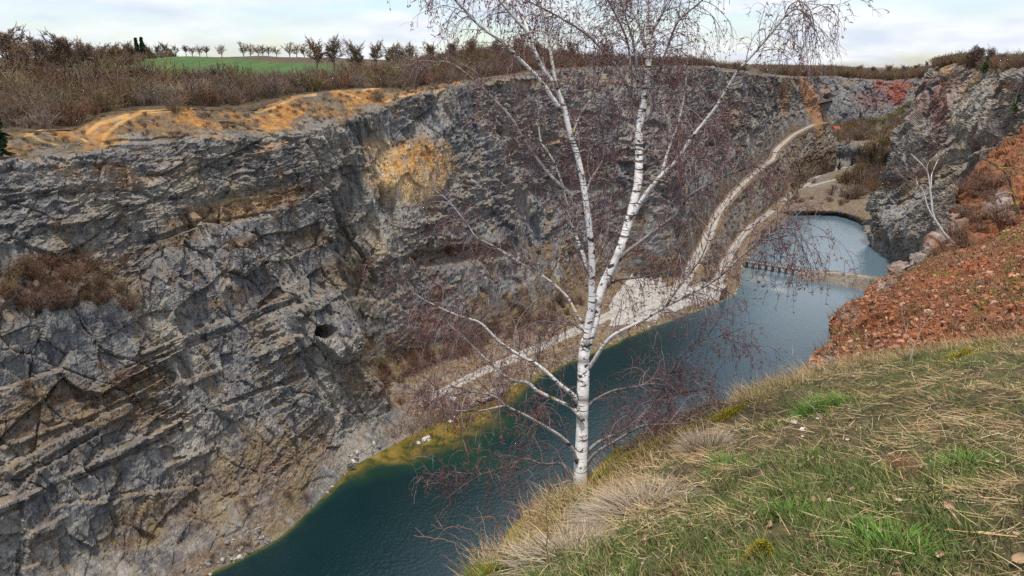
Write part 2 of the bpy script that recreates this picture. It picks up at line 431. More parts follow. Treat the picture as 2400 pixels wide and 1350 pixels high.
def turf():
    m = MB('turf soil'); w = m.pos()
    f = m.noise(w, 9, 6, .7); g = m.noise(w, 1.1, 4, .6)
    c = m.ramp(f, [(.3, (.03, .022, .012)), (.5, (.09, .07, .035)), (.7, (.20, .15, .08))])
    c = m.mix(m.ramp(g, [(.45, 0.), (.6, .6)]), c, (.07, .085, .02))
    a = m.sep(m.attr('mask').outputs['Color'])
    c = m.mix(a[1], c, m.ramp(f, [(.3, (.08, .03, .016)), (.7, (.26, .11, .06))]))
    moss = m.ramp(m.noise(w, 14, 6, .7), [(.3, (.10, .085, .008)), (.7, (.34, .27, .02))])
    c = m.mix(a[0], c, moss)
    m.color(c, .95); m.bump(m.noise(w, 16, 7, .75), .9, .04)
    return m.m
M['turf'] = turf()
def water():
    m = MB('quarry lake water'); w = m.pos()
    sh = m.sep(m.attr('mask').outputs['Color'])
    deep = m.ramp(m.noise(w, .02, 3, .5), [(.3, (.002, .014, .016)), (.7, (.004, .021, .024))])
    bed = m.ramp(m.noise(w, .35, 6, .65, .5), [(.36, (.03, .040, .008)), (.5, (.13, .095, .015)), (.66, (.22, .15, .04))])
    c = m.mix(sh[1], deep, (.008, .032, .018))
    c = m.mix(sh[0], c, bed)
    c = m.mix(m.attr('mask').outputs['Alpha'], c, (.095, .145, .175))  # paler towards the narrows: sky reflection painted into the base colour
    c = m.mix(sh[2], c, (.30, .29, .22))
    m.color(c, .03)
    m.b.inputs['IOR'].default_value = 1.7; m.b.inputs['Specular IOR Level'].default_value = .5
    h = m.math('ADD', m.noise(w, 1.3, 4, .6), m.math('MULTIPLY', m.noise(w, .3, 2, .5), .6))
    m.bump(h, .6, .13)
    return m.m
M['water'] = water()
def plateau():
    m = MB('plateau ground'); w = m.pos()
    f = m.noise(w, .5, 6, .7)
    c = m.ramp(f, [(.3, (.03, .02, .012)), (.5, (.075, .052, .03)), (.7, (.14, .10, .06))])
    a = m.attr('mask'); ch = m.sep(a.outputs['Color'])
    green = m.ramp(m.noise(m.pos((.3, .02, .1)), 1.0, 5, .6), [(.3, (.035, .075, .018)), (.7, (.07, .125, .03))])
    c = m.mix(ch[0], c, green)
    c = m.mix(ch[1], c, (.40, .30, .19))
    c = m.mix(ch[2], c, m.ramp(f, [(.3, (.34, .17, .045)), (.7, (.6, .38, .13))]))
    m.color(c, .95); m.bump(m.noise(w, 1.2, 6, .7), .6, .3)
    return m.m
M['plateau'] = plateau()
def bark():
    """white birch bark; attribute col: R how white (main stems) or dark (thin limbs), G lichen"""
    m = MB('birch bark'); w = m.pos(obj=True)
    ch = m.sep(m.attr('col').outputs['Color'])
    n1 = m.noise(m.pos((4, 4, 42), obj=True), 1.0, 4, .6)
    n2 = m.noise(m.pos((9, 9, 14), obj=True), 1.0, 6, .65, .5)
    white = m.ramp(m.noise(w, 12, 5, .6), [(.3, (.62, .58, .54)), (.55, (.80, .77, .74)), (.8, (.86, .85, .83))])
    dark = m.ramp(m.noise(w, 30, 5, .6), [(.3, (.025, .018, .016)), (.55, (.07, .05, .042)), (.7, (.26, .23, .21))])
    c = m.mix(m.ramp(n1, [(.57, 0.), (.60, 1.)]), white, (.10, .075, .06))
    c = m.mix(m.ramp(m.math('ADD', n2, m.math('MULTIPLY', m.math('SUBTRACT', 1., ch[2]), .0)), [(.57, 0.), (.60, 1.)]), c, (.05, .04, .035))
    c = m.mix(ch[2], c, (.045, .035, .03))
    c = m.mix(m.math('SUBTRACT', 1., ch[0]), c, dark)
    c = m.mix(m.math('MULTIPLY', ch[1], m.ramp(m.noise(w, 10, 4, .6), [(.60, 0.), (.65, 1.)])), c, (.42, .26, .02))
    m.color(c, .75); m.bump(n2, .4, .01)
    return m.m
M['bark'] = bark()
M['lichenbark'] = simple('lichen crusted bark', [(.42, (.10, .075, .06)), (.52, (.14, .11, .07)), (.58, (.34, .24, .03)), (.8, (.40, .33, .10))], 3.5, .9)
# ------------------------------------------------------------------ the quarry: measured lines on the left wall
def table(pts):
    p = np.array(sorted(pts)); return lambda a: np.stack([np.interp(a, p[:, 0], p[:, k]) for k in range(1, p.shape[1])], -1)
def px_s(L): return [asz(Ps(u, v, s)) for u, v, s in L]
def px_z(L): return [asz(Pz(u, v, z)) for u, v, z in L]
# left shore
shore_px = [(480, 1350), (650, 1262), (740, 1180), (800, 1118), (832, 1088), (905, 1052), (1000, 1000), (1095, 962), (1200, 905), (1290, 868), (1370, 832), (1500, 775), (1600, 738), (1680, 712), (1725, 690), (1738, 664), (1735, 645), (1752, 612), (1775, 582), (1800, 550), (1852, 506)]
SH = px_z([(u, v, 0) for u, v in shore_px])
shore = table([(-300, 93, 0), (-60, 93, 0), (0, 92, 0)]+SH+[(400, 119, 1.5), (520, 140, 4), (700, 150, 5)])
# ramp road climbing along the wall
def ramp_z(a): return np.interp(a, [206, 514], [4.2, 39.2])
RAMP = []
for u, v in [(1592, 672), (1617, 632), (1645, 585), (1666, 538), (1690, 490), (1726, 447), (1768, 407), (1795, 385), (1812, 372), (1816, 358), (1828, 343), (1860, 316), (1888, 301), (1908, 292)]:
    r = ray(u, v); ka = r[:2]@AX; k = 35/308.
    t = (CAMZ-(4.2-k*206))/(k*ka-r[2]); RAMP.append(asz(EYE+r*t))
ramp = table(RAMP)
LOW = px_z([(u, v, 3.6) for u, v in [(1672, 672), (1688, 645), (1702, 612), (1722, 578), (1742, 550), (1765, 527), (1800, 500), (1835, 471), (1862, 451), (1890, 432), (1920, 412), (1950, 400)]])
low = table(LOW)
def band(a, near, far=None):  return None
rim_px = [(-60, 425, 124), (0, 405, 124), (100, 385, 124), (200, 366, 124), (330, 352, 124), (450, 340, 124), (600, 325, 124), (700, 322, 124), (740, 312, 125), (800, 290, 127), (870, 268, 129), (950, 238, 131), (1040, 208, 134), (1150, 188, 137), (1300, 166, 140), (1500, 158, 142), (1650, 160, 146), (1750, 172, 152), (1830, 180, 162), (1905, 186, 178)]
RIM = px_s(rim_px)
rim = table([(-300, 124, 58)]+RIM+[(760, 190, 70)])
crest_px = [(-60, 322, 134), (0, 312, 134), (100, 300, 134), (190, 300, 134), (240, 275, 134), (330, 258, 134), (430, 250, 134), (520, 256, 135), (600, 255, 136), (690, 224, 138), (790, 212, 139), (890, 205, 140), (930, 216, 140), (1040, 196, 143), (1150, 180, 147), (1300, 160, 150), (1500, 152, 152), (1650, 154, 156), (1750, 166, 162), (1830, 176, 172), (1905, 182, 188)]
CREST = px_s(crest_px)
crest = table([(-300, 134, 63)]+CREST+[(760, 200, 70.5)])
def lerp_rows(a):
    """for stations a along the quarry: control rows [n, rows, (s, z)] and noise weight per row"""
    n = len(a); sh = shore(a); R = np.zeros((n, 10, 2)); W = np.zeros((n, 10))
    def col(pts): return table(pts)(a)
    rp = ramp(a); lw = low(a)
    R[:, 0] = np.stack([sh[:, 0]-9, sh[:, 1]*0-7], -1)
    R[:, 1] = sh
    bt = col([(-300, 99.5, 8), (45, 99.5, 8), (60, 101, 7), (74, 104.5, 5)])
    fl = np.stack([sh[:, 0]+3.0, np.full(n, 2.0)], -1)
    f1 = sstep(a, 74, 84)[:, None]                   # buttress -> open floor
    f2 = sstep(a, 200, 215)[:, None]                  # floor -> ramp
    R[:, 2] = bt*(1-f1)+fl*f1
    b3 = col([(-300, 104, 22), (40, 104, 22), (60, 105.5, 19), (78, 107, 15)])
    m3 = col([(90, 116, 4.4), (105, 114, 4.5), (150, 110, 4.2), (190, 116, 4.2), (210, 113, 4.2)])
    l3 = np.stack([np.maximum(lw[:, 0]+2.2, sh[:, 0]+5), np.full(n, 3.8)], -1)
    f3 = sstep(a, 80, 88)[:, None]
    R[:, 3] = (b3*(1-f3)+m3*f3)*(1-f2)+l3*f2
    b4 = col([(-300, 108.5, 29), (36, 108.5, 29), (58, 110, 31), (80, 110.5, 30)])
    m4 = col([(90, 119, 5.2), (105, 117, 5.2), (150, 113.5, 5.2), (190, 119, 5.0), (210, 117, 4.6)])
    l4 = np.stack([np.maximum(rp[:, 0]-2.8, R[:, 3, 0]+1.0), rp[:, 1]-.1], -1)
    R[:, 4] = (b4*(1-f3)+m4*f3)*(1-f2)+l4*f2
    b5 = col([(-300, 110, 40.5), (33, 110, 40.5), (42, 113, 41), (80, 115.5, 42)])
    m5 = col([(90, 121.5, 7.5), (105, 119, 7.5), (150, 115.5, 7.5), (190, 121.5, 7.), (210, 120, 5.6)])
    l5 = np.stack([rp[:, 0]+2.8, rp[:, 1]+.1], -1)
    f5 = sstep(a, 81, 87)[:, None]
    R[:, 5] = (b5*(1-f5)+m5*f5)*(1-f2)+l5*f2
    b6 = col([(-300, 117.5, 46), (33, 117, 46), (44, 116.5, 48), (80, 118.5, 50)])
    m6 = col([(90, 124.5, 36), (105, 123.5, 36), (146, 124.5, 38), (158, 131, 38), (200, 132, 38), (240, 131, 40)])
    l6 = np.stack([rp[:, 0]+9, rp[:, 1]*.45+72*.55-2], -1)
    R[:, 6] = (b6*(1-f5)+m6*f5)*(1-f2)+l6*f2
    R[:, 7] = rim(a); R[:, 8] = crest(a)
    R[:, 6, 0] = np.minimum(R[:, 6, 0], R[:, 7, 0]-2)
    R[:, 9] = R[:, 8]+np.array([9., -.6])
    bw = np.array([.0, .06, .75, 1, 1, 1, 1, 1, .35, .15]); fw = np.array([0, .03, .10, .12, .12, .35, 1, 1, .3, .1]); rw = np.array([0, .04, .10, .05, .0, .0, 1, 1, .3, .1])
    W[:] = bw*(1-f3)+fw*f3
    W = W*(1-f2)+rw*f2
    f4 = sstep(a, 404, 414)[:, None]                  # beyond the corner the ramp stands on a bench
    for k, (ds, z) in enumerate([(-11, -8), (-10.5, -2), (-10, 10), (-8.5, 20)]):
        R[:, k] = R[:, k]*(1-f4)+np.stack([rp[:, 0]+ds, np.full(n, float(z))], -1)*f4
    W[:, 2:4] = np.maximum(W[:, 2:4], f4*.5)
    return R, W
a_st = np.concatenate([np.arange(-140, 4, 2.5), np.arange(4, 96, .17), np.arange(96, 160, .27), np.arange(160, 260, .45), np.arange(260, 534, .8)])
R, W = lerp_rows(a_st)
sub = [4, 36, 46, 46, 52, 50, 84, 96, 44, 8]
rows = []; wrow = []; rid = []
for k in range(9):
    t = np.linspace(0, 1, sub[k]+1)[:-1] if k < 8 else np.linspace(0, 1, sub[k]+1)
    rows.append(R[:, k, None, :]*(1-t)[None, :, None]+R[:, k+1, None, :]*t[None, :, None])
    wrow.append(W[:, k, None]*(1-t)+W[:, k+1, None]*t); rid.append(k+t)
SZ = np.concatenate(rows, 1); WT = np.concatenate(wrow, 1); RID = np.concatenate(rid)
EMB = sstep(a_st, 225, 245)[:, None]*(np.clip(np.sin(np.clip(RID-3, 0, 1)*math.pi)*1.6, 0, 1)*((RID > 3) & (RID < 4)))[None, :]
WT = np.maximum(WT, EMB*.55)
def vsmooth(A, k):                                  # soften the corners between control rows, kept off flat road rows
    for _ in range(k):
        B = A.copy(); B[:, 1:-1] = .25*A[:, :-2]+.5*A[:, 1:-1]+.25*A[:, 2:]; A = B
    return A
SZs = vsmooth(SZ, 14); keep = np.clip(WT*1.6, 0, 1)[..., None]
SZ = SZ*(1-keep)+SZs*keep
G = world_as(a_st[:, None], SZ[..., 0], SZ[..., 1])
def rock_disp(Pn, seed, cells, bedrot, amp=1.0, bedamp=.5):
    """angular displacement: tilted blocks at several sizes, bedding steps, open joints"""
    warp = np.stack([fbm(Pn/9., 3, seed+k*7) for k in range(3)], -1)
    Q = Pn+warp*.6
    ang = np.interp(Pn[..., 2]+3*warp[..., 0], [15, 34, 52, 70], bedrot) if len(bedrot) > 1 else np.full(Pn.shape[:-1], bedrot[0])
    cx, sx = np.cos(ang), np.sin(ang)
    along = Q[..., :2]@AX
    b = Q[..., 2]*cx-along*sx+ (Q[..., :2]@NX)*.25
    X = np.stack([along*cx+Q[..., 2]*sx, Q[..., :2]@NX, b], -1)
    d = fbm(Pn/20., 2, seed+31)*1.5
    blk = sstep(fbm(Pn/20., 2, seed+15), -.15, .2)
    for sz, am, fl in cells:
        f1, e, v, t = worley(X/np.array([sz, sz*.8, sz*fl]), seed+int(sz*10))
        dd = am*(v*.5+t*1.1)-am*.22*(1-sstep(e, .0, min(.05, .22/sz)))
        if sz < 8:
            f1, e, v, t = worley(Q/np.array([sz*.8, sz*.8, sz*1.9]), seed+int(sz*10)+500)
            dd = dd*(1-blk)+blk*(am*(v*.8+t*1.0)-am*.25*(1-sstep(e, .0, .045)))
        d = d+dd
    h = 1.9; ph = b/h+vnoise(Pn/14., seed+5)*2.2; fr = ph-np.floor(ph)
    tex = sstep(fbm(Pn/11., 2, seed+9), -.25, .35)*(1-.75*blk)
    d = d+bedamp*tex*(fr**2-.4)
    h = .62; ph = b/h+vnoise(Pn/6., seed+6)*1.8; fr = ph-np.floor(ph)
    d = d+bedamp*.34*tex*(fr-.5)
    jn = along*.82+Q[..., 2]*.35; ph = jn/5.5+vnoise(Pn/12., seed+8)*1.1; fr = abs(ph-np.floor(ph)-.5)
    d = d-.55*(1-sstep(fr, .0, .035))*sstep(fbm(Pn/9., 2, seed+19), -.2, .3)
    d = d+fbm(Pn/1.3, 3, seed+77)*.06
    return d*amp
Nn = grid_normals(G)
sgn = np.sign((Nn[..., :2]@NX).mean()); Nn = -Nn*sgn          # towards the lake
for k in range(3):
    Nn[1:-1] = (Nn[:-2]+Nn[1:-1]*2+Nn[2:])/4
Nn /= np.linalg.norm(Nn, axis=-1, keepdims=True)
D = rock_disp(G, 3, [(15., 1.35, .8), (5.5, .75, .55), (2.2, .40, .45), (.9, .19, .45)], (.34, .24, .08, .03), 1.0, .55)
D = D+(-.3)
u_, v_ = project(G)
def blob(cx, cy, rx, ry, ang=0, soft=.5):
    c, s = math.cos(math.radians(ang)), math.sin(math.radians(ang))
    x = (u_-cx)*c+(v_-cy)*s; y = -(u_-cx)*s+(v_-cy)*c
    r = np.sqrt((x/rx)**2+(y/ry)**2); return 1-sstep(r, 1-soft, 1+soft*.6)
def strip(pts, w):
    d = np.full(u_.shape, 1e9)
    p = np.array(pts, float)
    for a, b in zip(p[:-1], p[1:]):
        ab = b-a; t = np.clip(((u_-a[0])*ab[0]+(v_-a[1])*ab[1])/(ab@ab), 0, 1)
        d = np.minimum(d, np.hypot(u_-a[0]-ab[0]*t, v_-a[1]-ab[1]*t))
    return 1-sstep(d, w*.55, w*1.25)
A_ = np.broadcast_to(a_st[:, None], u_.shape); RR = np.broadcast_to(RID[None, :], u_.shape)
butt = 1-sstep(A_, 84, 90)
# big measured forms on the wall (metres, outwards positive)
rockrows = sstep(RR, 5.1, 5.6)*(1-sstep(RR, 7.0, 7.4))
bz = butt*sstep(RR, 1.6, 2.2)*(1-sstep(RR, 7.0, 7.3))
wall2 = (1-butt)*rockrows
big = np.zeros_like(u_)
big -= strip([(725, 330), (770, 430), (800, 520), (850, 600), (880, 660)], 5)*1.3*np.maximum(bz, wall2)
for pts, w_, k_ in [([(655, 345), (700, 470), (765, 650)], 10, 1.1), ([(700, 340), (752, 470), (800, 590)], 6, -.8), ([(800, 310), (845, 420), (880, 530)], 10, 1.2), ([(840, 290), (880, 400), (905, 480)], 5, -.9), ([(590, 560), (640, 640), (690, 760)], 12, 1.0), ([(800, 800), (860, 880), (905, 945)], 9, .9), ([(690, 800), (760, 900), (820, 1000)], 7, -.7)]:
    big += strip(pts, w_)*k_*np.maximum(bz, wall2)
for pts, w_, k_ in [([(0, 1185), (200, 1095), (430, 985)], 9, .9), ([(0, 1205), (200, 1115), (430, 1003)], 5, -.7), ([(0, 1050), (170, 990), (330, 915)], 8, .8), ([(60, 1260), (260, 1160), (520, 1040)], 9, .9), ([(60, 1282), (260, 1180), (520, 1058)], 5, -.7), ([(320, 830), (500, 770), (690, 690)], 8, .8), ([(330, 850), (500, 790), (690, 708)], 5, -.7), ([(430, 900), (560, 850), (700, 790)], 8, .8), ([(0, 470), (160, 440), (330, 430)], 5, .7), ([(0, 486), (160, 456), (330, 446)], 4, -.6), ([(120, 540), (240, 520), (330, 490)], 5, .7), ([(350, 400), (500, 375), (700, 345)], 5, .7), ([(350, 414), (500, 390), (700, 360)], 4, -.6)]:
    big += strip([(x_+7*math.sin(x_*.021+pts[0][1]), y_) for x_, y_ in pts], w_*(.8+.5*np.clip(fbm(G/6., 2, 71), -.6, 1)))*k_*bz*sstep(fbm(G/9., 3, 72), -.45, .25)
big -= blob(756, 778, 22, 15, 0, .3)*7.0                          # adit mouth
big += strip([(690, 735), (760, 705)], 16)*1.6
big -= blob(590, 470, 170, 36, -14)*1.6*bz
big -= strip([(350, 565), (470, 520), (640, 500)], 7)*.8*bz
big += blob(470, 640, 150, 90, -20)*1.3*bz
big += strip([(1135, 300), (1185, 400), (1240, 495)], 16)*2.4*rockrows
big += blob(960, 395, 100, 70)*.9*rockrows
big -= blob(1070, 600, 130, 22, -5)*1.8*rockrows
big -= strip([(500, 960), (640, 905), (720, 880)], 6)*.7*bz
big += strip([(20, 1110), (180, 1020), (300, 960)], 14)*1.2*bz
D = D*(1-.65*np.maximum(blob(975, 425, 85, 50, -5, .3), 0))
D = D*WT*(1-.72*sstep(RR, 6.95, 7.2))+big*np.clip(WT*2, 0, 1)
D = np.where(RR < .9, 0, D)
G = G+Nn*D[..., None]
# masks
rock_line = RR
nz_ = fbm(G/5., 3, 50)
soil = np.zeros_like(u_); och = np.zeros_like(u_); redm = np.zeros_like(u_); sand = np.zeros_like(u_)
soil = np.maximum(soil, sstep(RR+nz_*.25, 7.05, 7.3)*.9)
soil = np.maximum(soil, (1-sstep(RR+nz_*.5, 5.0, 5.4))*(1-butt)*sstep(RR, .9, 1.1)*(1-.85*EMB*sstep(nz_, -.3, .1)))
for b in [(560, 1130, 210, 90, -30), (330, 1230, 120, 60, -30), (650, 1200, 110, 70, -50), (200, 950, 250, 60, 4), (60, 1000, 120, 70), (330, 890, 90, 50),
          (150, 660, 190, 62), (290, 680, 60, 40), (560, 490, 190, 30, -14), (420, 560, 100, 18, -20), (560, 570, 60, 18, -10), (740, 1050, 40, 80, 20), (700, 1110, 50, 70, 20),
          (860, 880, 60, 60), (820, 640, 60, 50), (730, 560, 60, 30), (510, 1310, 140, 50, -25)]:
    soil = np.maximum(soil, blob(*b)*.85)
soil = np.maximum(soil, blob(1100, 800, 260, 70, -25)*(1-butt)*.7)
soil = np.maximum(soil, blob(1080, 590, 150, 24, -4)*.8)
crest_patch = sstep(fbm(G/4., 5, 44, .6), -.25, .5)
crestz = sstep(RR+nz_*.2, 7.15, 7.4)*(1-sstep(RR, 8.05, 8.3))
for b in [(420, 290, 110, 44), (700, 285, 230, 42, -6), (850, 230, 80, 28), (640, 250, 60, 20), (560, 310, 160, 26), (330, 320, 120, 40), (950, 228, 50, 12), (140, 385, 120, 16, -10), (200, 320, 80, 20)]:
    och = np.maximum(och, blob(*b)*crestz*(.3+.95*crest_patch))
for b, k in [((965, 400, 105, 72, -10), 1.5), ((985, 430, 70, 44, -10), 1.5), ((900, 350, 50, 30), .8), ((1045, 355, 14, 30), .9), ((640, 345, 50, 10, -22), .7), ((480, 330, 60, 8), .7), ((560, 480, 170, 26, -14), .5), ((260, 400, 60, 16), .5), ((300, 430, 90, 18, -10), .45),
             ((160, 405, 50, 20), .4), ((1255, 190, 90, 12), .5), ((1420, 185, 60, 14), .35), ((880, 560, 20, 60, -20), .35), ((640, 700, 40, 14, -20), .3), ((540, 700, 70, 14, -20), .4),
             ((1840, 225, 14, 55), .6), ((1905, 250, 16, 80, -18), .6), ((1885, 195, 22, 20), .5), ((1720, 250, 20, 50), .3), ((1300, 330, 30, 14), .3)]:
    och = np.maximum(och, blob(*b)*k)
och = np.maximum(och, crestz*crest_patch*.8*(u_ < 1080))
redm = np.maximum(redm, np.maximum(blob(1905, 255, 18, 75, -18), blob(1888, 190, 14, 16))*.75)
for pts, w in [([(238, 345), (247, 318), (268, 300), (298, 278), (332, 262), (400, 256)], 8), ([(300, 272), (262, 282), (228, 292), (205, 312)], 9), ([(238, 345), (300, 330)], 6), ([(60, 318), (100, 298), (135, 296), (180, 318), (205, 332)], 5), ([(55, 305), (95, 330), (140, 342)], 3.5),
                ([(600, 262), (650, 248), (690, 228), (740, 222)], 5), ([(790, 212), (830, 226), (845, 232)], 4), ([(850, 212), (890, 206)], 4), ([(905, 238), (960, 224), (1040, 208)], 5), ([(500, 238), (560, 228), (640, 222)], 3)]:
    sand = np.maximum(sand, strip(pts, w*.62)*sstep(RR, 6.9, 7.1)*np.clip(.75+.5*fbm(G/2.5, 3, 33), .1, 1))
path = strip([(1000, 945), (1060, 905), (1140, 870), (1230, 828), (1330, 790), (1420, 750)], 1)*0
mask = np.stack([soil, och, redm, sand], -1).reshape(-1, 4)
tone = np.clip(.15+.9*sstep(A_, 92, 150)*sstep(7.2-RR, 0, .5)+.5*butt*sstep(5.8-RR, 0, 1.2)*sstep(fbm(G/14., 3, 90), -.2, .3)-.7*butt*sstep(RR, 6.1, 6.6), 0, 1)
for b in [(590, 570, 120, 60, -14), (520, 640, 140, 70), (330, 590, 60, 50)]: tone = np.maximum(tone, .7*blob(*b))
cl = mesh_np('cliff', G.reshape(-1, 3), grid_faces(*G.shape[:2]), M['rock'], None, False, {'mask': mask, 'tone': tone.reshape(-1), 'scrub': sstep(RR, 7.0, 7.25).reshape(-1)})
struct(cl, 'long grey limestone quarry wall left of the lake with ochre crest', 'cliff')
LEFT_G, LEFT_A, LEFT_RID = G, a_st, RID
SAND_FREE = np.maximum(sand, och*0)
def left_point(a, r):                              # a point on the finished left wall
    i = np.clip(np.searchsorted(LEFT_A, a), 0, len(LEFT_A)-1); j = int(np.argmin(abs(LEFT_RID-r)))
    return LEFT_G[i, j]

# ------------------------------------------------------------------ plateau behind the crest
s_off = np.concatenate([np.linspace(0, 30, 16), np.linspace(36, 140, 24), np.linspace(150, 420, 24), [520, 700, 1000, 1600]])
a_pl = np.concatenate([np.arange(-300, -60, 12), np.arange(-60, 320, 4), np.arange(320, 540, 10), [541, 556, 600, 700, 1000, 1500]])
C8 = crest(a_pl)
so, aa = np.meshgrid(s_off, a_pl)
base_z = C8[:, None, 1]
z_far = np.interp(so, [0, 30, 90, 200, 300, 420, 700, 1600], [0, .3, 2.5, 0, 0, 0, 0, 0])
tgt = np.interp(so, [0, 30, 100, 200, 260, 420, 700, 1600], [64, 65, 70.8, 78., 80, 79, 74, 60])
wgt = sstep(so, 4, 90)
hill = 7.0*np.exp(-((aa-215)/62)**2)*sstep(so, 3, 45)*(1-sstep(so, 90, 260))+1.5*sstep(aa, 90, 200)*sstep(so, 150, 250)
zz = base_z*(1-wgt)+np.maximum(tgt, base_z-6+0*tgt)*wgt + hill + fbm(np.stack([aa/25, so/25, 0*aa], -1), 3, 5)*np.clip(so/40, 0, .8)
zz -= 22*sstep(aa, 538, 556)*(1-sstep(so, 60, 140))
PL_DBG = 0
PL = world_as(aa, C8[:, None, 0]+so-.5, zz-.35*(so < 1))
u_, v_ = project(PL)
field = np.zeros_like(u_)
fdist = sstep(so, 62, 70)
field = fdist*(1-sstep(aa, 175, 190))*sstep(aa-so*.73, -7, -4)
pathm = np.exp(-((aa-so*.73+9)/2.4)**2)*fdist
maskp = np.stack([field, pathm, sstep(12-so, 0, 8)*.0, 0*field], -1).reshape(-1, 4)
pl = mesh_np('plateau', PL.reshape(-1, 3), grid_faces(*PL.shape[:2]), M['plateau'], None, True, {'mask': maskp})
struct(pl)
from mathutils.bvhtree import BVHTree
def bvh_of(o):
    me = o.data; return BVHTree.FromPolygons([v.co for v in me.vertices], [p.vertices for p in me.polygons])
PL_BVH = bvh_of(pl)
def ground_on(bvh, x, y, top=120):
    h = bvh.ray_cast(Vector((x, y, top)), Vector((0, 0, -1)))
    return h[0].z if h[0] else None

# ------------------------------------------------------------------ far basin and far wall
def px_grid(cols):  # cols: list of columns, each a list of (u, v, t) or ('z', u, v, z)
    return np.array([[Pz(*p[1:]) if p[0] == 'z' else np.array(p[1:]) if p[0] == 'w' else P(*p) for p in c] for c in cols])
def loft(ctrl, nu, nv):
    """Catmull-Rom surface through a control grid, nv counts per row interval, nu per column interval"""
    C, Rw = ctrl.shape[:2]
    def cr(A, counts):
        out = []
        n = len(A); Q = np.concatenate([[2*A[0]-A[1]], A, [2*A[-1]-A[-2]]])
        for k in range(n-1):
            m = counts[k] if not isinstance(counts, int) else counts
            for t in (np.arange(m)/m if k < n-2 else np.linspace(0, 1, m+1)):
                a, b, c, e = Q[k], Q[k+1], Q[k+2], Q[k+3]
                cat = .5*(2*b+(c-a)*t+(2*a-5*b+4*c-e)*t*t+(3*b-a-3*c+e)*t**3); lin = b*(1-t)+c*t
                out.append(.45*cat+.55*lin)
        return np.array(out)
    X = cr(ctrl, nu)
    return cr(X.transpose(1, 0, 2), nv).transpose(1, 0, 2)
fu = [1690, 1840, 1900, 1960, 2000, 2050, 2105, 2165, 2260]
sv = [512, 505, 503, 504, 516, 545, 590, 640, 700]
bk = [(3, 4.2), (3, 4.2), (3, 4.2), (3, 4.2), (5, 4.6), (12, 6), (18, 10), (24, 15), (30, 22)]
ff = [(1790, 408, 5), (1855, 400, 5), (1905, 394, 5), (1955, 390, 5), (2005, 392, 6), (2055, 402, 8), (2105, 410, 12), (2160, 420, 16), (2250, 430, 22)]
fb = [(1795, 350), (1850, 338), (1905, 331), (1960, 330), (2008, 336), (2060, 342), (2110, 345), (2160, 345), (2250, 340)]
ft = [(1800, 296, 560), (1862, 292, 585), (1920, 290, 610), (1975, 298, 620), (2030, 298, 625), (2085, 296, 620), (2130, 278, 610), (2180, 262, 590), (2260, 240, 560)]
fr = [(1800, 180, 560), (1862, 182, 600), (1920, 180, 640), (1975, 182, 648), (2030, 188, 650), (2085, 190, 648), (2130, 186, 640), (2180, 180, 620), (2260, 176, 600)]
cols = []
for k in range(9):
    t_b = (CAMZ-ff[k][2])/-ray(ff[k][0], ff[k][1])[2]
    cols.append([('z', fu[k], sv[k]+8, -5), ('z', fu[k], sv[k], 0), ('w', *(Pz(fu[k], sv[k], 0)+np.array([bk[k][0]*.35, bk[k][0], bk[k][1]]))), ('z', *ff[k]), (fb[k][0], fb[k][1], t_b+6), (ft[k][0], ft[k][1], ft[k][2]),
                 ((ft[k][0]+fr[k][0])/2, (ft[k][1]+fr[k][1])/2, (ft[k][2]*.4+fr[k][2]*.6)), fr[k], (fr[k][0], fr[k][1]-7, fr[k][2]+60), (fr[k][0], fr[k][1]-14, fr[k][2]+260), (fr[k][0], 158, 1500)])
ctrl = px_grid(cols)
nv = [3, 10, 30, 46, 34, 46, 60, 10, 8, 6]
FB = loft(ctrl, 46, nv)
rw = np.concatenate([np.full(c, k)+np.arange(c)/c for k, c in enumerate(nv)]+[[len(nv)]])
Nf = grid_normals(FB); Nf *= -np.sign(Nf[..., 1].mean())
Wf = np.interp(rw, [0, 1, 1.5, 2, 2.9, 3.1, 3.9, 4.1, 5, 5.3, 6.8, 7.1, 8], [0, .15, .3, .05, .06, .55, .55, .12, .3, 1, 1, .3, .1])
Df = rock_disp(FB*.45, 41, [(13., 2.6, 2.2), (5.2, 1.9, 2.), (2.1, 1.1, 1.6), (.9, .6, 1.4)], (.1,), 1.0, .4)
u_, v_ = project(FB)
Df = Df*Wf[None, :]
Df -= blob(1938, 227, 7, 6)*14
FB = FB+Nf*Df[..., None]
u_, v_ = project(FB)
RWf = np.broadcast_to(rw, u_.shape)
soil = np.interp(RWf, [0, .9, 1.1, 3, 3.2, 3.8, 4.05, 5.0, 5.3, 7.0, 7.2], [.3, .3, .9, .95, .1, .1, .9, .85, .15, .1, 1])
och = blob(1835, 300, 30, 30)*0
for b, k in [((2105, 210, 26, 30), 0), ((1905, 245, 20, 70, -20), .9), ((1935, 215, 12, 16), .5), ((1990, 195, 30, 10), .3)]: och = np.maximum(och, blob(*b)*k)
redm = np.maximum(blob(2100, 215, 28, 34), blob(2060, 198, 15, 17)*.9)
redm = np.maximum(redm, blob(2045, 235, 50, 26)*.35); redm = np.maximum(redm, blob(1925, 312, 40, 14, 30)*.5); redm = np.maximum(redm, blob(2100, 315, 70, 18, -35)*.45)
redm = np.maximum(redm, np.maximum(blob(1880, 340, 40, 14)*.5, blob(1905, 250, 18, 70, -20)*.7)); redm = np.maximum(redm, blob(2125, 200, 20, 10)*.8)
pathf = np.maximum(strip([(1862, 452), (1890, 432), (1920, 412), (1955, 398), (2010, 388)], 7), strip([(1900, 440), (1940, 425), (1960, 440)], 9)*.6)
sandf = pathf*.0
soil *= 1-pathf*.6
mask = np.stack([soil, och, redm, sandf], -1).reshape(-1, 4)
fb_o = mesh_np('cliff', FB.reshape(-1, 3), grid_faces(*FB.shape[:2]), M['rock_far'], None, False, {'mask': mask})
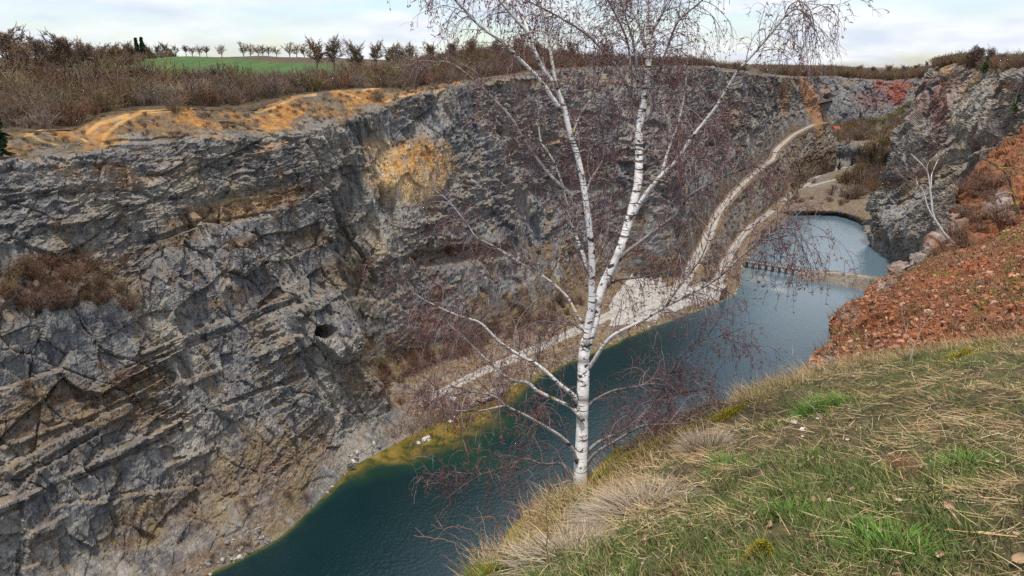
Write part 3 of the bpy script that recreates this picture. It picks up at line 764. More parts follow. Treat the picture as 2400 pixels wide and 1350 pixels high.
struct(fb_o, 'far quarry end with red earth patches above a wooded basin', 'cliff')
FB_BVH = bvh_of(fb_o)

# ------------------------------------------------------------------ right wall
rc = [
 [(2140, 560, 420), (2130, 480, 420), (2130, 430, 420), (2140, 370, 420), (2150, 320, 425), (2165, 270, 430), (2180, 220, 440), (2200, 172, 450), (2200, 166, 520)],
 [('z', 2043, 565, 0), (2040, 490, 308), (2058, 425, 312), (2082, 372, 318), (2102, 320, 322), (2128, 262, 328), (2160, 200, 334), (2190, 157, 342), (2195, 152, 420)],
 [('z', 2058, 592, 0), (2075, 520, 286), (2110, 450, 288), (2150, 385, 290), (2178, 325, 294), (2200, 265, 300), (2225, 200, 304), (2246, 152, 310), (2250, 146, 390)],
 [('z', 2110, 617, 0), (2135, 545, 262), (2180, 470, 262), (2225, 400, 262), (2252, 335, 264), (2275, 270, 266), (2300, 210, 268), (2325, 160, 274), (2330, 152, 350)],
 [('z', 2150, 660, 0), (2200, 575, 225), (2260, 490, 222), (2310, 415, 218), (2345, 345, 214), (2370, 280, 212), (2392, 215, 212), (2405, 166, 214), (2410, 158, 290)],
 [('z', 2240, 740, 0), (2330, 600, 178), (2400, 500, 172), (2450, 420, 168), (2490, 350, 164), (2515, 280, 160), (2535, 215, 158), (2550, 170, 158), (2560, 160, 230)],
 [('z', 2450, 850, 0), (2600, 640, 128), (2700, 520, 122), (2770, 430, 118), (2830, 350, 114), (2870, 280, 112), (2890, 220, 110), (2900, 175, 110), (2900, 160, 180)],
]
ctrl = px_grid(rc)
ctrl = np.concatenate([ctrl[:, :1]+np.array([[[0, -6, -6.]]]), ctrl], 1)
nv = [3, 60, 60, 60, 60, 60, 60, 50, 8]
RC = loft(ctrl, [40, 80, 90, 90, 60, 40], nv)
rw = np.concatenate([np.full(c, k)+np.arange(c)/c for k, c in enumerate(nv)]+[[len(nv)]])
Nr = grid_normals(RC); Nr *= np.sign((Nr[..., 0]*-1).mean())
Wr = np.interp(rw, [0, 1, 1.4, 7.6, 8, 9], [0, .3, 1, 1, .4, .1])
Dr = rock_disp(RC*.8, 61, [(13., 2.2, .8), (5.2, 1.0, .5), (2.1, .5, .45), (.85, .2, .5)], (-.75,), 1.2, 1.5)
u_, v_ = project(RC)
forms = -strip([(2040, 440), (2110, 430), (2200, 400), (2330, 330)], 16)*3+blob(2290, 260, 60, 70, 30)*2.5-strip([(2215, 330), (2245, 250), (2262, 190)], 10)*2.5+blob(2120, 520, 60, 60)*1.5-strip([(2150, 300), (2185, 220)], 6)*1.5
RC = RC+Nr*((Dr+forms)*Wr[None, :])[..., None]
u_, v_ = project(RC)
RWr = np.broadcast_to(rw, u_.shape); nz_ = fbm(RC/8., 3, 12)
soil = sstep(RWr+nz_*.25, 7.7, 8.0)
for b, k in [((2180, 420, 110, 22, -12), .7), ((2300, 360, 60, 16, -35), .5), ((2380, 300, 50, 60), .6), ((2360, 220, 40, 40), .4), ((2200, 180, 40, 20), .6), ((2240, 500, 40, 50), .4), ((2080, 430, 40, 12), .7)]: soil = np.maximum(soil, blob(*b)*k)
och = np.zeros_like(u_)
for b, k in [((2220, 162, 16, 12), .8), ((2285, 185, 14, 16), .7), ((2232, 285, 7, 16), .7), ((2190, 380, 30, 7, -30), .6), ((2350, 200, 30, 14), .5), ((2320, 265, 14, 8), .5), ((2060, 545, 16, 12), .5), ((2260, 215, 8, 30, 20), .5)]: och = np.maximum(och, blob(*b)*k)
redm = np.zeros_like(u_)
for b, k in [((2150, 230, 40, 60), .3), ((2330, 330, 60, 60), .25), ((2205, 240, 26, 80, 8), .6), ((2160, 250, 6, 50, 20), .5), ((2240, 190, 26, 26), .4), ((2370, 200, 26, 20), .4), ((2190, 340, 50, 20, -20), .3), ((2160, 400, 30, 12), .3)]: redm = np.maximum(redm, blob(*b)*k)
mask = np.stack([soil, och, redm, 0*soil], -1).reshape(-1, 4)
rc_o = mesh_np('cliff', RC.reshape(-1, 3), grid_faces(*RC.shape[:2]), M['rock_right'], None, False, {'mask': mask})
struct(rc_o, 'slabby grey and rust right quarry wall under a brushy rim', 'cliff')
RC_BVH = bvh_of(rc_o)
# ------------------------------------------------------------------ near red scree spur and rocky spur behind it
B = [(1884, 890, 10.7), (1926, 876, 10.6), (2000, 856, 10.5), (2100, 836, 10.4), (2230, 818, 10.3), (2330, 810, 10.2), (2400, 803, 10.1), (2600, 780, 10.0), (3000, 740, 10)]
T = [(1892, 862, 12), (1945, 797, 15), (2010, 718, 20), (2088, 650, 26), (2200, 600, 29.5), (2310, 560, 29.5), (2410, 522, 28.5), (2650, 440, 28), (3000, 330, 28)]
cols = []
for b, t in zip(B, T):
    mid = [(b[0]+(t[0]-b[0])*k, b[1]+(t[1]-b[1])*k, 1/((1-k)/b[2]+k/t[2])*(1-.03*math.sin(k*3.14))) for k in (.33, .66)]
    cols.append([(b[0]-10, b[1]+90, b[2]-.9), b, *mid, t])
ctrl = px_grid(cols)
back = EYE+(ctrl[:, -1:]-EYE)*1.14+np.array([[[.9, 0, -1.1]]]); back2 = EYE+(ctrl[:, -1:]-EYE)*1.4+np.array([[[5., 0, -14]]])
ctrl = np.concatenate([ctrl, back, back2], 1)
left = ctrl[:1]+np.array([[[1.35, 1.6, -4.0]]])
ctrl = np.concatenate([left, ctrl], 0)
nv = [8, 50, 70, 80, 16, 6]
RS = loft(ctrl, [8, 40, 60, 60, 60, 50, 40, 40, 16], nv)
rw = np.concatenate([np.full(c, k)+np.arange(c)/c for k, c in enumerate(nv)]+[[len(nv)]])
Nn = grid_normals(RS); Nn *= np.sign(Nn[..., 2].mean())
f1, e, v, t = worley(RS/.55, 5); f1b, eb, vb, tb = worley(RS/.22, 6)
D = fbm(RS/3., 4, 8)*.30+(v*.03+t*.08)+(vb*.03+tb*.06)+fbm(RS/.35, 3, 4)*.05
D *= np.interp(rw, [0, 1, 1.5, 9], [.3, .5, 1, 1])[None, :]*np.interp(np.arange(RS.shape[0]), [0, 10, 70], [.1, .15, 1])[:, None]
RS = RS+Nn*D[..., None]
u_, v_ = project(RS)
moss = np.zeros_like(u_)
for b in [(2390, 540, 60, 30, -20), (2360, 660, 26, 50, 35), (2300, 720, 14, 50, 30), (2390, 690, 30, 20, -20), (2230, 580, 40, 10, -20), (2200, 640, 50, 10), (2060, 830, 60, 10, -10), (2150, 620, 60, 8, -15)]: moss = np.maximum(moss, blob(*b))
rock = np.maximum(blob(1925, 840, 40, 40, -40), blob(2080, 660, 30, 16, -30)); rock = np.maximum(rock, blob(1990, 740, 26, 24, -40)*.7)
brn = np.maximum(blob(2200, 610, 120, 20, -12), blob(2330, 760, 90, 24, -10))*.8
RS_O = mesh_np('scree_slope', RS.reshape(-1, 3), grid_faces(*RS.shape[:2]), M['red'], None, False, {'mask': np.stack([moss, rock, brn, 0*moss], -1).reshape(-1, 4)})
struct(RS_O)
# loose stones on the scree: far too many to count
def icos():
    p = (1+5**.5)/2
    V = np.array([[-1, p, 0], [1, p, 0], [-1, -p, 0], [1, -p, 0], [0, -1, p], [0, 1, p], [0, -1, -p], [0, 1, -p], [p, 0, -1], [p, 0, 1], [-p, 0, -1], [-p, 0, 1]], float)/1.9
    F = np.array([[0, 11, 5], [0, 5, 1], [0, 1, 7], [0, 7, 10], [0, 10, 11], [1, 5, 9], [5, 11, 4], [11, 10, 2], [10, 7, 6], [7, 1, 8], [3, 9, 4], [3, 4, 2], [3, 2, 6], [3, 6, 8], [3, 8, 9], [4, 9, 5], [2, 4, 11], [6, 2, 10], [8, 6, 7], [9, 8, 1]])
    return V, F
ICV, ICF = icos()
def pebbles(pos, size, cols, squash=.6):
    n = len(pos)
    ax = rng.normal(size=(n, 3)); ax /= np.linalg.norm(ax, axis=1, keepdims=True)
    bx = np.cross(ax, rng.normal(size=(n, 3))); bx /= np.linalg.norm(bx, axis=1, keepdims=True); cx = np.cross(ax, bx)
    sc = size[:, None]*(np.array([1., .75, squash])+rng.uniform(-.2, .25, (n, 3)))
    jit = ICV[None]*(1+rng.uniform(-.28, .22, (n, 12, 1)))*sc[:, None, :]
    W_ = jit[..., 0:1]*ax[:, None]+jit[..., 1:2]*bx[:, None]+jit[..., 2:3]*cx[:, None]+pos[:, None]
    F = (ICF[None]+(np.arange(n)*12)[:, None, None]).reshape(-1, 3)
    return W_.reshape(-1, 3), F, np.repeat(cols, 12, 0)
def pick_grid(Gd, n, i0, i1, j0, j1, power=1.0):
    """random points on a grid surface, fewer where far from the eye"""
    i = rng.uniform(i0, i1-1.001, n*4); j = rng.uniform(j0, j1-1.001, n*4)
    ii = i.astype(int); jj = j.astype(int); fi = (i-ii)[:, None]; fj = (j-jj)[:, None]
    p = Gd[ii, jj]*(1-fi)*(1-fj)+Gd[ii+1, jj]*fi*(1-fj)+Gd[ii, jj+1]*(1-fi)*fj+Gd[ii+1, jj+1]*fi*fj
    ar = np.linalg.norm(np.cross(Gd[ii+1, jj]-Gd[ii, jj], Gd[ii, jj+1]-Gd[ii, jj]), axis=1)
    w = ar/np.linalg.norm(p-EYE, axis=1)**power
    k = rng.choice(n*4, n, False, w/w.sum()) if (w > 0).sum() > n else np.arange(n)
    return p[k], ii[k], jj[k]
nj = RS.shape[1]
p, ii, jj = pick_grid(RS, 17000, 8, RS.shape[0]-20, 8, nj-24, 1.2)
sz = .010+.07*rng.random(len(p))**9+.0016*np.linalg.norm(p-EYE, axis=1)*rng.random(len(p))**2
pal = np.array([[.29, .11, .05], [.21, .07, .03], [.36, .165, .085], [.15, .05, .028], [.42, .26, .18], [.24, .14, .09], [.32, .135, .05]])
c = pal[rng.integers(0, 7, len(p))]*rng.uniform(.7, 1.15, (len(p), 1))
V, F, Cc = pebbles(p+np.array([0, 0, .012]), sz, c, .55)
o = mesh_np('scree_stones', V, None, M['astone'], None, False, {'col': Cc}, F3=F)
tag(o, 'loose red and pinkish stones strewn over the red scree slope', 'stones', kind='stuff')

# rocky spur
B2 = [(2085, 730, 34), (2105, 700, 34.5), (2160, 665, 36), (2230, 625, 36.5), (2310, 590, 37), (2380, 570, 37), (2480, 520, 37), (2800, 400, 37)]
T2 = [(2092, 680, 35.5), (2128, 622, 40), (2176, 568, 43), (2222, 520, 46), (2240, 470, 49), (2268, 425, 52), (2335, 365, 56), (2420, 295, 58)]
T2.append((2750, 180, 58)); B2.append((3100, 300, 37))
cols = []
for b, t in zip(B2, T2):
    mid = [(b[0]+(t[0]-b[0])*k, b[1]+(t[1]-b[1])*k, 1/((1-k)/b[2]+k/t[2])) for k in (.33, .66)]
    cols.append([(b[0], b[1]+60, b[2]-2), b, *mid, t])
ctrl = px_grid(cols)
ctrl = np.concatenate([ctrl, EYE+(ctrl[:, -1:]-EYE)*1.1+np.array([[[2., 0, -2.5]]]), EYE+(ctrl[:, -1:]-EYE)*1.35+np.array([[[12., 0, -38]]])], 1)
ctrl = np.concatenate([ctrl[:1]+np.array([[[7.4, 6, -22.]]]), ctrl], 0)
nv = [6, 46, 50, 50, 12, 8]
R2 = loft(ctrl, [14, 50, 60, 60, 50, 50, 50, 50, 20], nv)
rw = np.concatenate([np.full(c, k)+np.arange(c)/c for k, c in enumerate(nv)]+[[len(nv)]])
Nn = grid_normals(R2); Nn *= np.sign((Nn@np.array([-.6, -.5, .6])).mean())
f1, e, v, t = worley(R2/2.2, 15); f1b, eb, vb, tb = worley(R2/.8, 16)
D = fbm(R2/6., 4, 18)*.45+(v*.15+t*.45)-.2*(1-sstep(e, 0, .08))+(vb*.12+tb*.3)-.12*(1-sstep(eb, 0, .08))+fbm(R2/.9, 3, 4)*.12
R2 = R2+Nn*D[..., None]
u_, v_ = project(R2)
rock = np.zeros_like(u_)
for b in [(2095, 650, 40, 40, -40), (2150, 590, 50, 30, -40), (2215, 540, 40, 30), (2345, 480, 40, 36, 40), (2250, 500, 26, 20), (2130, 620, 60, 30, -30)]: rock = np.maximum(rock, blob(*b))
brn = np.zeros_like(u_)
for b in [(2300, 420, 90, 50, -40), (2300, 510, 60, 30), (2260, 560, 90, 30, -20), (2210, 600, 60, 20), (2380, 380, 70, 40, -40)]: brn = np.maximum(brn, blob(*b)*.4)
moss = np.maximum(blob(2370, 490, 24, 20), blob(2160, 640, 20, 14)*.6)
R2_O = mesh_np('rocky_spur', R2.reshape(-1, 3), grid_faces(*R2.shape[:2]), M['red'], None, False, {'mask': np.stack([moss, rock, brn, 0*moss], -1).reshape(-1, 4)})
struct(R2_O)

# ------------------------------------------------------------------ grassy edge underfoot
fg = [
 [(500, 1800, 2.7), (760, 1600, 3.3), (930, 1430, 4.3)],
 [(1000, 1800, 2.3), (1030, 1530, 3.2), (1105, 1352, 4.6)],
 [(1250, 1800, 1.95), (1290, 1420, 3.4), (1250, 1240, 5.6)],
 [(1480, 1800, 1.75), (1500, 1270, 3.9), (1370, 1152, 6.6)],
 [(1700, 1800, 1.6), (1680, 1185, 4.2), (1500, 1052, 7.2)],
 [(1900, 1800, 1.55), (1850, 1085, 4.6), (1620, 968, 7.8)],
 [(2100, 1800, 1.5), (2000, 1010, 5.0), (1760, 925, 8.6)],
 [(2300, 1800, 1.5), (2140, 955, 5.5), (1880, 882, 10.1)],
 [(2550, 1800, 1.5), (2300, 925, 5.5), (2080, 840, 10.1)],
 [(2900, 1800, 1.5), (2520, 912, 5.3), (2400, 803, 9.9)],
 [(3400, 1800, 1.5), (3000, 900, 5.0), (2900, 750, 9.6)],
 [('w', 5.5, -1.5, 73.5), ('w', 10.5, 2.5, 73.0), ('w', 14.5, 8.6, 71.6)],
 [('w', 12, -6, 73.4), ('w', 20, -1, 73.2), ('w', 28, 7, 72.5)],
]
ctrl = px_grid(fg)
near = ctrl[:, :1].copy(); near[:, 0, :2] *= .2; near[:, 0, 2] = near[:, 0, 2]*.5+(CAMZ-1.55)*.5
beh = near.copy(); beh[:, 0, 1] -= 4
od = np.array([-.55, .83, 0]); 
e1 = ctrl[:, -1:]+od*.35+np.array([0, 0, -.42]); e2 = ctrl[:, -1:]+od*1.0+np.array([0, 0, -2.2]); e3 = ctrl[:, -1:]+od*3+np.array([0, 0, -14.]); e4 = ctrl[:, -1:]+od*14+np.array([0, 0, -70.])
ctrl = np.concatenate([beh, near, ctrl, e1, e2, e3, e4], 1)
nv = [4, 20, 60, 70, 12, 14, 10, 6]
FG = loft(ctrl, 34, nv)
rw = np.concatenate([np.full(c, k)+np.arange(c)/c for k, c in enumerate(nv)]+[[len(nv)]])
Nn = grid_normals(FG); Nn *= np.sign(Nn[..., 2].mean())
D = fbm(FG/1.1, 4, 21)*.10+fbm(FG/.25, 3, 22)*.03
FG = FG+Nn*(D*np.interp(rw, [0, 1, 2, 4, 9], [0, .2, 1, 1, 2])[None, :])[..., None]
u_, v_ = project(FG); RWg = np.broadcast_to(rw, u_.shape)
moss = np.zeros_like(u_)
for b in [(1430, 1105, 90, 22, -33), (1560, 1035, 70, 16, -25), (1700, 970, 40, 10, -20), (1290, 1235, 50, 26, -40), (1140, 1320, 60, 30, -30), (2280, 820, 70, 10, -8)]: moss = np.maximum(moss, blob(*b))
moss = np.maximum(moss, sstep(RWg, 3.95, 4.2)*(1-sstep(RWg, 5.2, 6))*.7)
earth = np.maximum(blob(2120, 1095, 50, 30), blob(1600, 1330, 60, 20)); earth = np.maximum(earth, sstep(RWg, 5, 6)*.9)
FG_O = mesh_np('ground', FG.reshape(-1, 3), grid_faces(*FG.shape[:2]), M['turf'], None, True, {'mask': np.stack([moss, earth, 0*moss, 0*moss], -1).reshape(-1, 4)})
struct(FG_O)
FG_BVH = bvh_of(FG_O)
FG_W = rw
# ------------------------------------------------------------------ lake
a_w = np.concatenate([np.arange(-300, 0, 10), np.arange(0, 420, 1.2), np.arange(420, 480, 20)])
shw = shore(a_w)
t_ = np.concatenate([np.arange(0, 26, .5), np.arange(26, 90, 4), [95, 110, 140]])
lw_s = shw[:, 0][:, None]+3.0-t_[None, :]
Wd = world_as(a_w[:, None], lw_s, 0*lw_s)
u_, v_ = project(Wd)
wid = np.interp(a_w, [0, 55, 64, 74, 82, 88, 100, 112, 125, 150, 190, 400], [.7, .8, 2.2, 6., 10, 13.0, 10, 5, 1.6, 1.4, 1, 1])[:, None]*(1+.35*fbm(Wd/7., 3, 2))
dd = t_[None, :]-3.0
shal = 1-sstep(dd, wid*.45, wid*1.1); green = 1-sstep(dd, wid*.9, wid*2.0)
shal *= ((1-sstep(a_w, 190, 230))*(.45+.5*sstep(a_w, 58, 72)))[:, None]; green = green*(1-sstep(a_w, 300, 330))[:, None]*.8
pale = np.maximum(blob(1790, 650, 60, 26, 8)*.75, strip([(1770, 662), (1845, 682)], 7)*.8)*.6
pale *= np.clip(.6+fbm(Wd/5., 3, 3), 0, 1)
wat = mesh_np('lake', Wd.reshape(-1, 3), grid_faces(*Wd.shape[:2]), M['water'], None, True, {'mask': np.stack([shal, green, pale, np.broadcast_to(sstep(a_w, 150, 290)[:, None], pale.shape)], -1).reshape(-1, 4)})  # mask alpha: painted sky reflection, growing along the lake
struct(wat)

# ------------------------------------------------------------------ roads
i0, i1 = np.searchsorted(LEFT_A, [70, 430]); j1 = int(np.argmin(abs(LEFT_RID-5.6)))
LG = LEFT_G[i0:i1, :j1]
LBVH = BVHTree.FromPolygons([tuple(v) for v in LG.reshape(-1, 3)], [tuple(f) for f in grid_faces(*LG.shape[:2])])
def settle(V, lift):
    for q in V:
        h = LBVH.ray_cast(Vector((q[0], q[1], q[2]+5)), Vector((0, 0, -1)))
        if h[0] and abs(h[0].z-q[2]) < 4: q[2] = h[0].z+lift
        else: q[2] += lift
def road(name, pts, width, lift, mat, n=160, cross=6, drap=True):
    c = smooth_path(pts, n); tg = np.gradient(c[:, :2], axis=0); tg /= np.linalg.norm(tg, axis=1, keepdims=True)
    nr = np.stack([-tg[:, 1], tg[:, 0]], 1); w = np.interp(np.linspace(0, 1, n), np.linspace(0, 1, len(width)), width)
    w = w*(1+.10*np.stack([vnoise(np.stack([c[:, 0]/6, c[:, 1]/6, 0*w], 1), 3)], 0)[0])
    k = np.linspace(-.5, .5, cross)
    G_ = np.zeros((n, cross, 3)); G_[..., :2] = c[:, None, :2]+nr[:, None, :]*(w[:, None]*k)[..., None]
    G_[..., :2] += nr[:, None, :]*(.35*vnoise(np.stack([c[:, 0, None]/1.7+0*k, c[:, 1, None]/1.7+0*k, 9*np.sign(k)[None, :]+0*c[:, 0, None]], -1), 6)*(abs(k) > .45)[None, :])[..., None]
    G_[..., 2] = c[:, None, 2]
    if drap: settle(G_.reshape(-1, 3), lift)
    else: G_[..., 2] += lift
    G_[..., 2] -= (lift+.05)*(abs(k) > .45)[None, :]
    o = mesh_np(name, G_.reshape(-1, 3), grid_faces(n, cross), M['road'], None, True, {'across': np.tile(k, n)}); struct(o); return o
road('road', [world_as(*p) for p in RAMP], [5.2, 4.4, 3.4, 2.9, 2.6, 2.5, 3.0, 2.3, 1.8], .16, M['gravel'], 260, 9)
road('road', [world_as(*p) for p in LOW], [3.6, 3.0, 3.0, 3.0, 3.2, 3.6], .16, M['gravel'], 200, 9)
path_px = [Pz(u, v, 2.9) for u, v in [(985, 948), (1040, 915), (1100, 886), (1160, 858), (1230, 828), (1300, 800), (1370, 768), (1440, 735), (1520, 712), (1580, 690)]]
road('path', path_px, [2.2, 2.6, 3.0, 3.0, 3.4, 3.6, 4.5, 6.0, 9], .14, M['gravel'], 200, 9)
def drape(name, px, width, bvh, lift, n=90):
    pts = []
    for u, v in smooth_path(np.array([(a, b, 0.) for a, b in px]), n)[:, :2]:
        r = ray(u, v); h = bvh.ray_cast(Vector(EYE), Vector(r))
        if h[0]: pts.append(np.array(h[0]))
    return road(name, pts, width, lift, M['gravel'], n, 6, False)
drape('road', [(1838, 472), (1862, 450), (1890, 431), (1915, 413), (1945, 401), (1980, 393), (2010, 388)], [3.8, 5, 5, 3.5, 3, 2.2], FB_BVH, .35)
drape('path', [(1893, 438), (1930, 428), (1960, 420), (1975, 408)], [3, 2.4, 1.6], FB_BVH, .3, 50)
# gravel pan at the foot of the ramp
pan_px = [(1425, 752), (1428, 712), (1450, 676), (1482, 650), (1520, 642), (1545, 652), (1556, 668), (1588, 664), (1625, 668), (1655, 662), (1688, 652), (1705, 656), (1702, 672), (1668, 684), (1610, 700), (1545, 722), (1480, 742)]
pc = np.array([Pz(u, v, 4.25) for u, v in pan_px]); ctr = pc.mean(0)
pc = smooth_path(np.concatenate([pc, pc[:1]]), 121)[:-1]
pc[:, :2] += .55*np.stack([vnoise(pc/2.2, 3), vnoise(pc/2.2, 4)], 1)
ks = (.02, .12, .22, .32, .42, .52, .62, .72, .80, .88, .95, 1.0)
Vp = np.array([ctr+(pc-ctr)*k for k in ks]); settle(Vp.reshape(-1, 3), .13); Vp[-1][:, 2] -= .2
n = len(pc); F = [[k*n+i, k*n+(i+1) % n, (k+1)*n+(i+1) % n, (k+1)*n+i] for k in range(len(ks)-1) for i in range(n)]
struct(mesh_np('gravel', Vp.reshape(-1, 3), F, M['gravel'], None, True))

# ------------------------------------------------------------------ earth dam across the narrows
dam_top = smooth_path([Pz(1872, 636, 1.4), Pz(1895, 637, 2.4), Pz(1960, 640, 3.0), Pz(2020, 648, 3.2), Pz(2080, 662, 3.4), Pz(2160, 690, 3.6)], 90)
tg = np.gradient(dam_top[:, :2], axis=0); tg /= np.linalg.norm(tg, axis=1, keepdims=True); nr = np.stack([tg[:, 1], -tg[:, 0]], 1)
if nr[0]@np.array([0, -1.]) < 0: nr = -nr
prof = [(-5.5, -3), (-4.2, -.2), (-3.2, 1.0), (-2.2, 1.0), (-.8, 1.02), (.8, 1.02), (1.8, .97), (3.6, .62), (6.0, .03), (8.0, -1.2)]
sc = np.interp(np.linspace(0, 1, 90), [0, .04, .15, .5, 1], [.2, .5, .8, 1.1, 1.4])
DG = np.zeros((90, 37, 3)); pf = np.array(prof); q = np.linspace(0, len(pf)-1, 37)
po = np.interp(q, np.arange(len(pf)), pf[:, 0]); pzv = np.interp(q, np.arange(len(pf)), pf[:, 1])
DG[..., :2] = dam_top[:, None, :2]+nr[:, None, :]*(po[None, :]*sc[:, None])[..., None]
DG[..., 2] = dam_top[:, None, 2]*pzv[None, :]
DG[..., 2] += fbm(DG/1.5, 3, 9)*.28*np.interp(abs(po), [0, 1, 2], [0.1, .3, 1])[None, :]
sand = np.interp(po, [-2.2, -1.2, .6, 1.4], [0, .8, .8, 0])*.55
mk = np.zeros((90, 37, 4)); mk[..., 0] = .4; mk[..., 3] = sand[None, :]*0
struct(mesh_np('dam', DG.reshape(-1, 3), grid_faces(90, 37), M['rock'], None, False, {'mask': mk.reshape(-1, 4)}))
road('path', dam_top[6:80], [1.0, 1.0, 1.2], .22, M['gravel'], 80, 4, False)

# ------------------------------------------------------------------ footbridge with posts and rails
br0, br1 = Pz(1742, 612, 2.3), Pz(1898, 636, 2.3)
bl = br1-br0; L = np.linalg.norm(bl[:2]); bt = bl[:2]/L; bn = np.array([-bt[1], bt[0]]); ang = math.atan2(bt[1], bt[0])
brg = empty('footbridge', tuple(br0), 'long grey wooden footbridge on dark posts across the lake narrows', 'bridge')
inv = -br0
def part_boxes(name, boxes, mat, parent, smooth=False):
    V, F = join_arrays([box_arrays(*b) for b in boxes]); return mesh_np(name, V, F, mat, parent, smooth)
def on(d, off, z): return (*(bt*d+bn*off), z)
npk = int(L/.45)
part_boxes('deck', [(on((k+.5)*L/npk, 0, .06+.02*random.random()), (L/npk*.86, 2.0, .10), ang) for k in range(npk)], M['wood'], brg)
for sgn_ in (-1, 1):
    part_boxes('beam', [(on(L/2, sgn_*.75, -.16), (L, .22, .30), ang)], M['wood'], brg)
    part_boxes('rail', [(on(L/2, sgn_*.98, 1.05), (L, .14, .16), ang)], M['wood'], brg)
nb = 10
for k in range(nb):
    d = (k+.6)*L/nb
    for sgn_ in (-1, 1):
        tb = Tubes(); tb.add([on(d, sgn_*.8, -3.2), on(d, sgn_*.8, -.2)], .34, 8)
        tb.build('pile', M['wood_dark'], brg)
    part_boxes('crossbeam', [(on(d, 0, -.44), (.34, 2.3, .26), ang)], M['wood_dark'], brg)
for k in range(21):
    for sgn_ in (-1, 1):
        part_boxes('rail_post', [(on((k+.3)*L/21, sgn_*.98, .55), (.17, .17, 1.2), ang)], M['wood_dark'], brg)
# timber jetty on the near shore
j0 = Pz(1108, 925, .9); j1 = Pz(1165, 900, .9); jt = (j1-j0)[:2]; jl = np.linalg.norm(jt); jt /= jl; ja = math.atan2(jt[1], jt[0]); jn = np.array([jt[1], -jt[0]])
jc = Pz(1135, 920, .9)
jet = empty('jetty', tuple(jc), 'weathered board jetty at the near lake edge beside the path', 'jetty')
def onj(d, off, z): return (*(jt*d+jn*off), z)
part_boxes('deck', [(onj(-3.6+.62*k, .4, .02*random.random()), (.54, 5.4, .16), ja) for k in range(13)], M['wood'], jet)
part_boxes('lower_step', [(onj(-5.0-.5*k, 1.0, -.35), (.44, 3.2, .14), ja) for k in range(4)], M['wood'], jet)
part_boxes('edge_beam', [(onj(.1, 3.16, -.2), (8.2, .2, .34), ja)], M['wood_dark'], jet)
for d in (-3.4, 0, 3.6):
    tb = Tubes(); tb.add([onj(d, 2.9, -3), onj(d, 2.9, -.1)], .18, 8); tb.build('pile', M['wood_dark'], jet)
# stones along the waterline
i0, i1 = np.searchsorted(LEFT_A, [14, 300]); j0, j1 = int(np.argmin(abs(LEFT_RID-.93))), int(np.argmin(abs(LEFT_RID-1.35)))
pp_, _, _ = pick_grid(LEFT_G, 2600, i0, i1, j0, j1, .6)
pp_ = pp_[rng.random(len(pp_)) < np.clip(.5+1.2*vnoise(pp_/7., 91), .05, 1)]
V, F, Cc = pebbles(pp_, .10+.5*rng.random(len(pp_))**4, np.array([[.30, .28, .25], [.18, .175, .17], [.42, .39, .34], [.24, .19, .13], [.12, .11, .10]])[rng.integers(0, 5, len(pp_))]*rng.uniform(.7, 1.2, (len(pp_), 1)), .6)
o = mesh_np('shore_stones', V, None, M['astone'], None, False, {'col': Cc}, F3=F)
tag(o, 'grey and tan broken stones along the near lake waterline', 'stones', kind='stuff')
# rocks at the shore and standing out of the water
def rock_mesh(r, seed, squash=.6):
    bm_v, bm_f = ICV.copy(), ICF
    V = [tuple(v) for v in bm_v/np.linalg.norm(bm_v, axis=1, keepdims=True)]; F = [tuple(f) for f in bm_f]
    for _ in range(2):
        cache = {}; nf = []
        def mid(a, b):
            k = (min(a, b), max(a, b))
            if k not in cache:
                m = (np.array(V[a])+np.array(V[b]))/2; m /= np.linalg.norm(m); cache[k] = len(V); V.append(tuple(m))
            return cache[k]
        for a, b, c in F:
            x, y, z = mid(a, b), mid(b, c), mid(c, a); nf += [(a, x, z), (b, y, x), (c, z, y), (x, y, z)]
        F = nf
    Vn = np.array(V); f1, e, v, t = worley(Vn*1.3+seed*7.7, seed); Vn = Vn*(1+.25*v+.35*t+.08*vnoise(Vn*3+seed, seed))[:, None]*r*np.array([1.2, .9, squash])
    return Vn, np.array(F)
def rock_thing(name, loc, r, seed, mat, label, squash=.6, group=None, cat='rock'):
    V, F = rock_mesh(r, seed, squash); o = mesh_np(name, V, None, mat, None, False, None, F3=F); o.location = loc; o.rotation_euler = (0, 0, seed*1.3)
    tag(o, label, cat, group); return o
M['stone'] = simple('pale limestone block', [(.3, (.22, .21, .19)), (.5, (.42, .40, .37)), (.7, (.62, .60, .56))], 1.7, .9, .5, True)
M['stone_s'] = simple('pale field stone', [(.3, (.40, .34, .30)), (.5, (.62, .55, .50)), (.7, (.74, .69, .65))], 18, .9, .3, True, bdist=.01)
for k, (u, v, r, lab) in enumerate([(999, 1030, .85, 'larger white boulder standing in the ochre shallows'), (982, 1038, .45, 'smaller white boulder beside the larger one in the ochre shallows'), (1055, 988, .55, 'flat white rock on the waterline just left of the jetty'),
                                    (1068, 978, .6, 'pale rock on the waterline closest to the jetty steps'), (822, 1097, .9, 'grey rock on the point of the scree where the shore turns'), (1778, 661, .7, 'dark rock in the lake off the gravel spit, the farther of two'), (1789, 671, .5, 'dark rock in the lake off the gravel spit, the nearer of two'),
                                    (1057, 891, 1.0, 'round white boulder standing beside the near end of the path'), (1062, 935, .6, 'small pale boulder in the grass between path and jetty')]):
    b = Pz(u, v, .1 if k < 7 else 2.8); rock_thing('boulder', tuple(b), r, k+1, M['stone'] if k not in (4, 5, 6) else M['wood_dark'], lab)
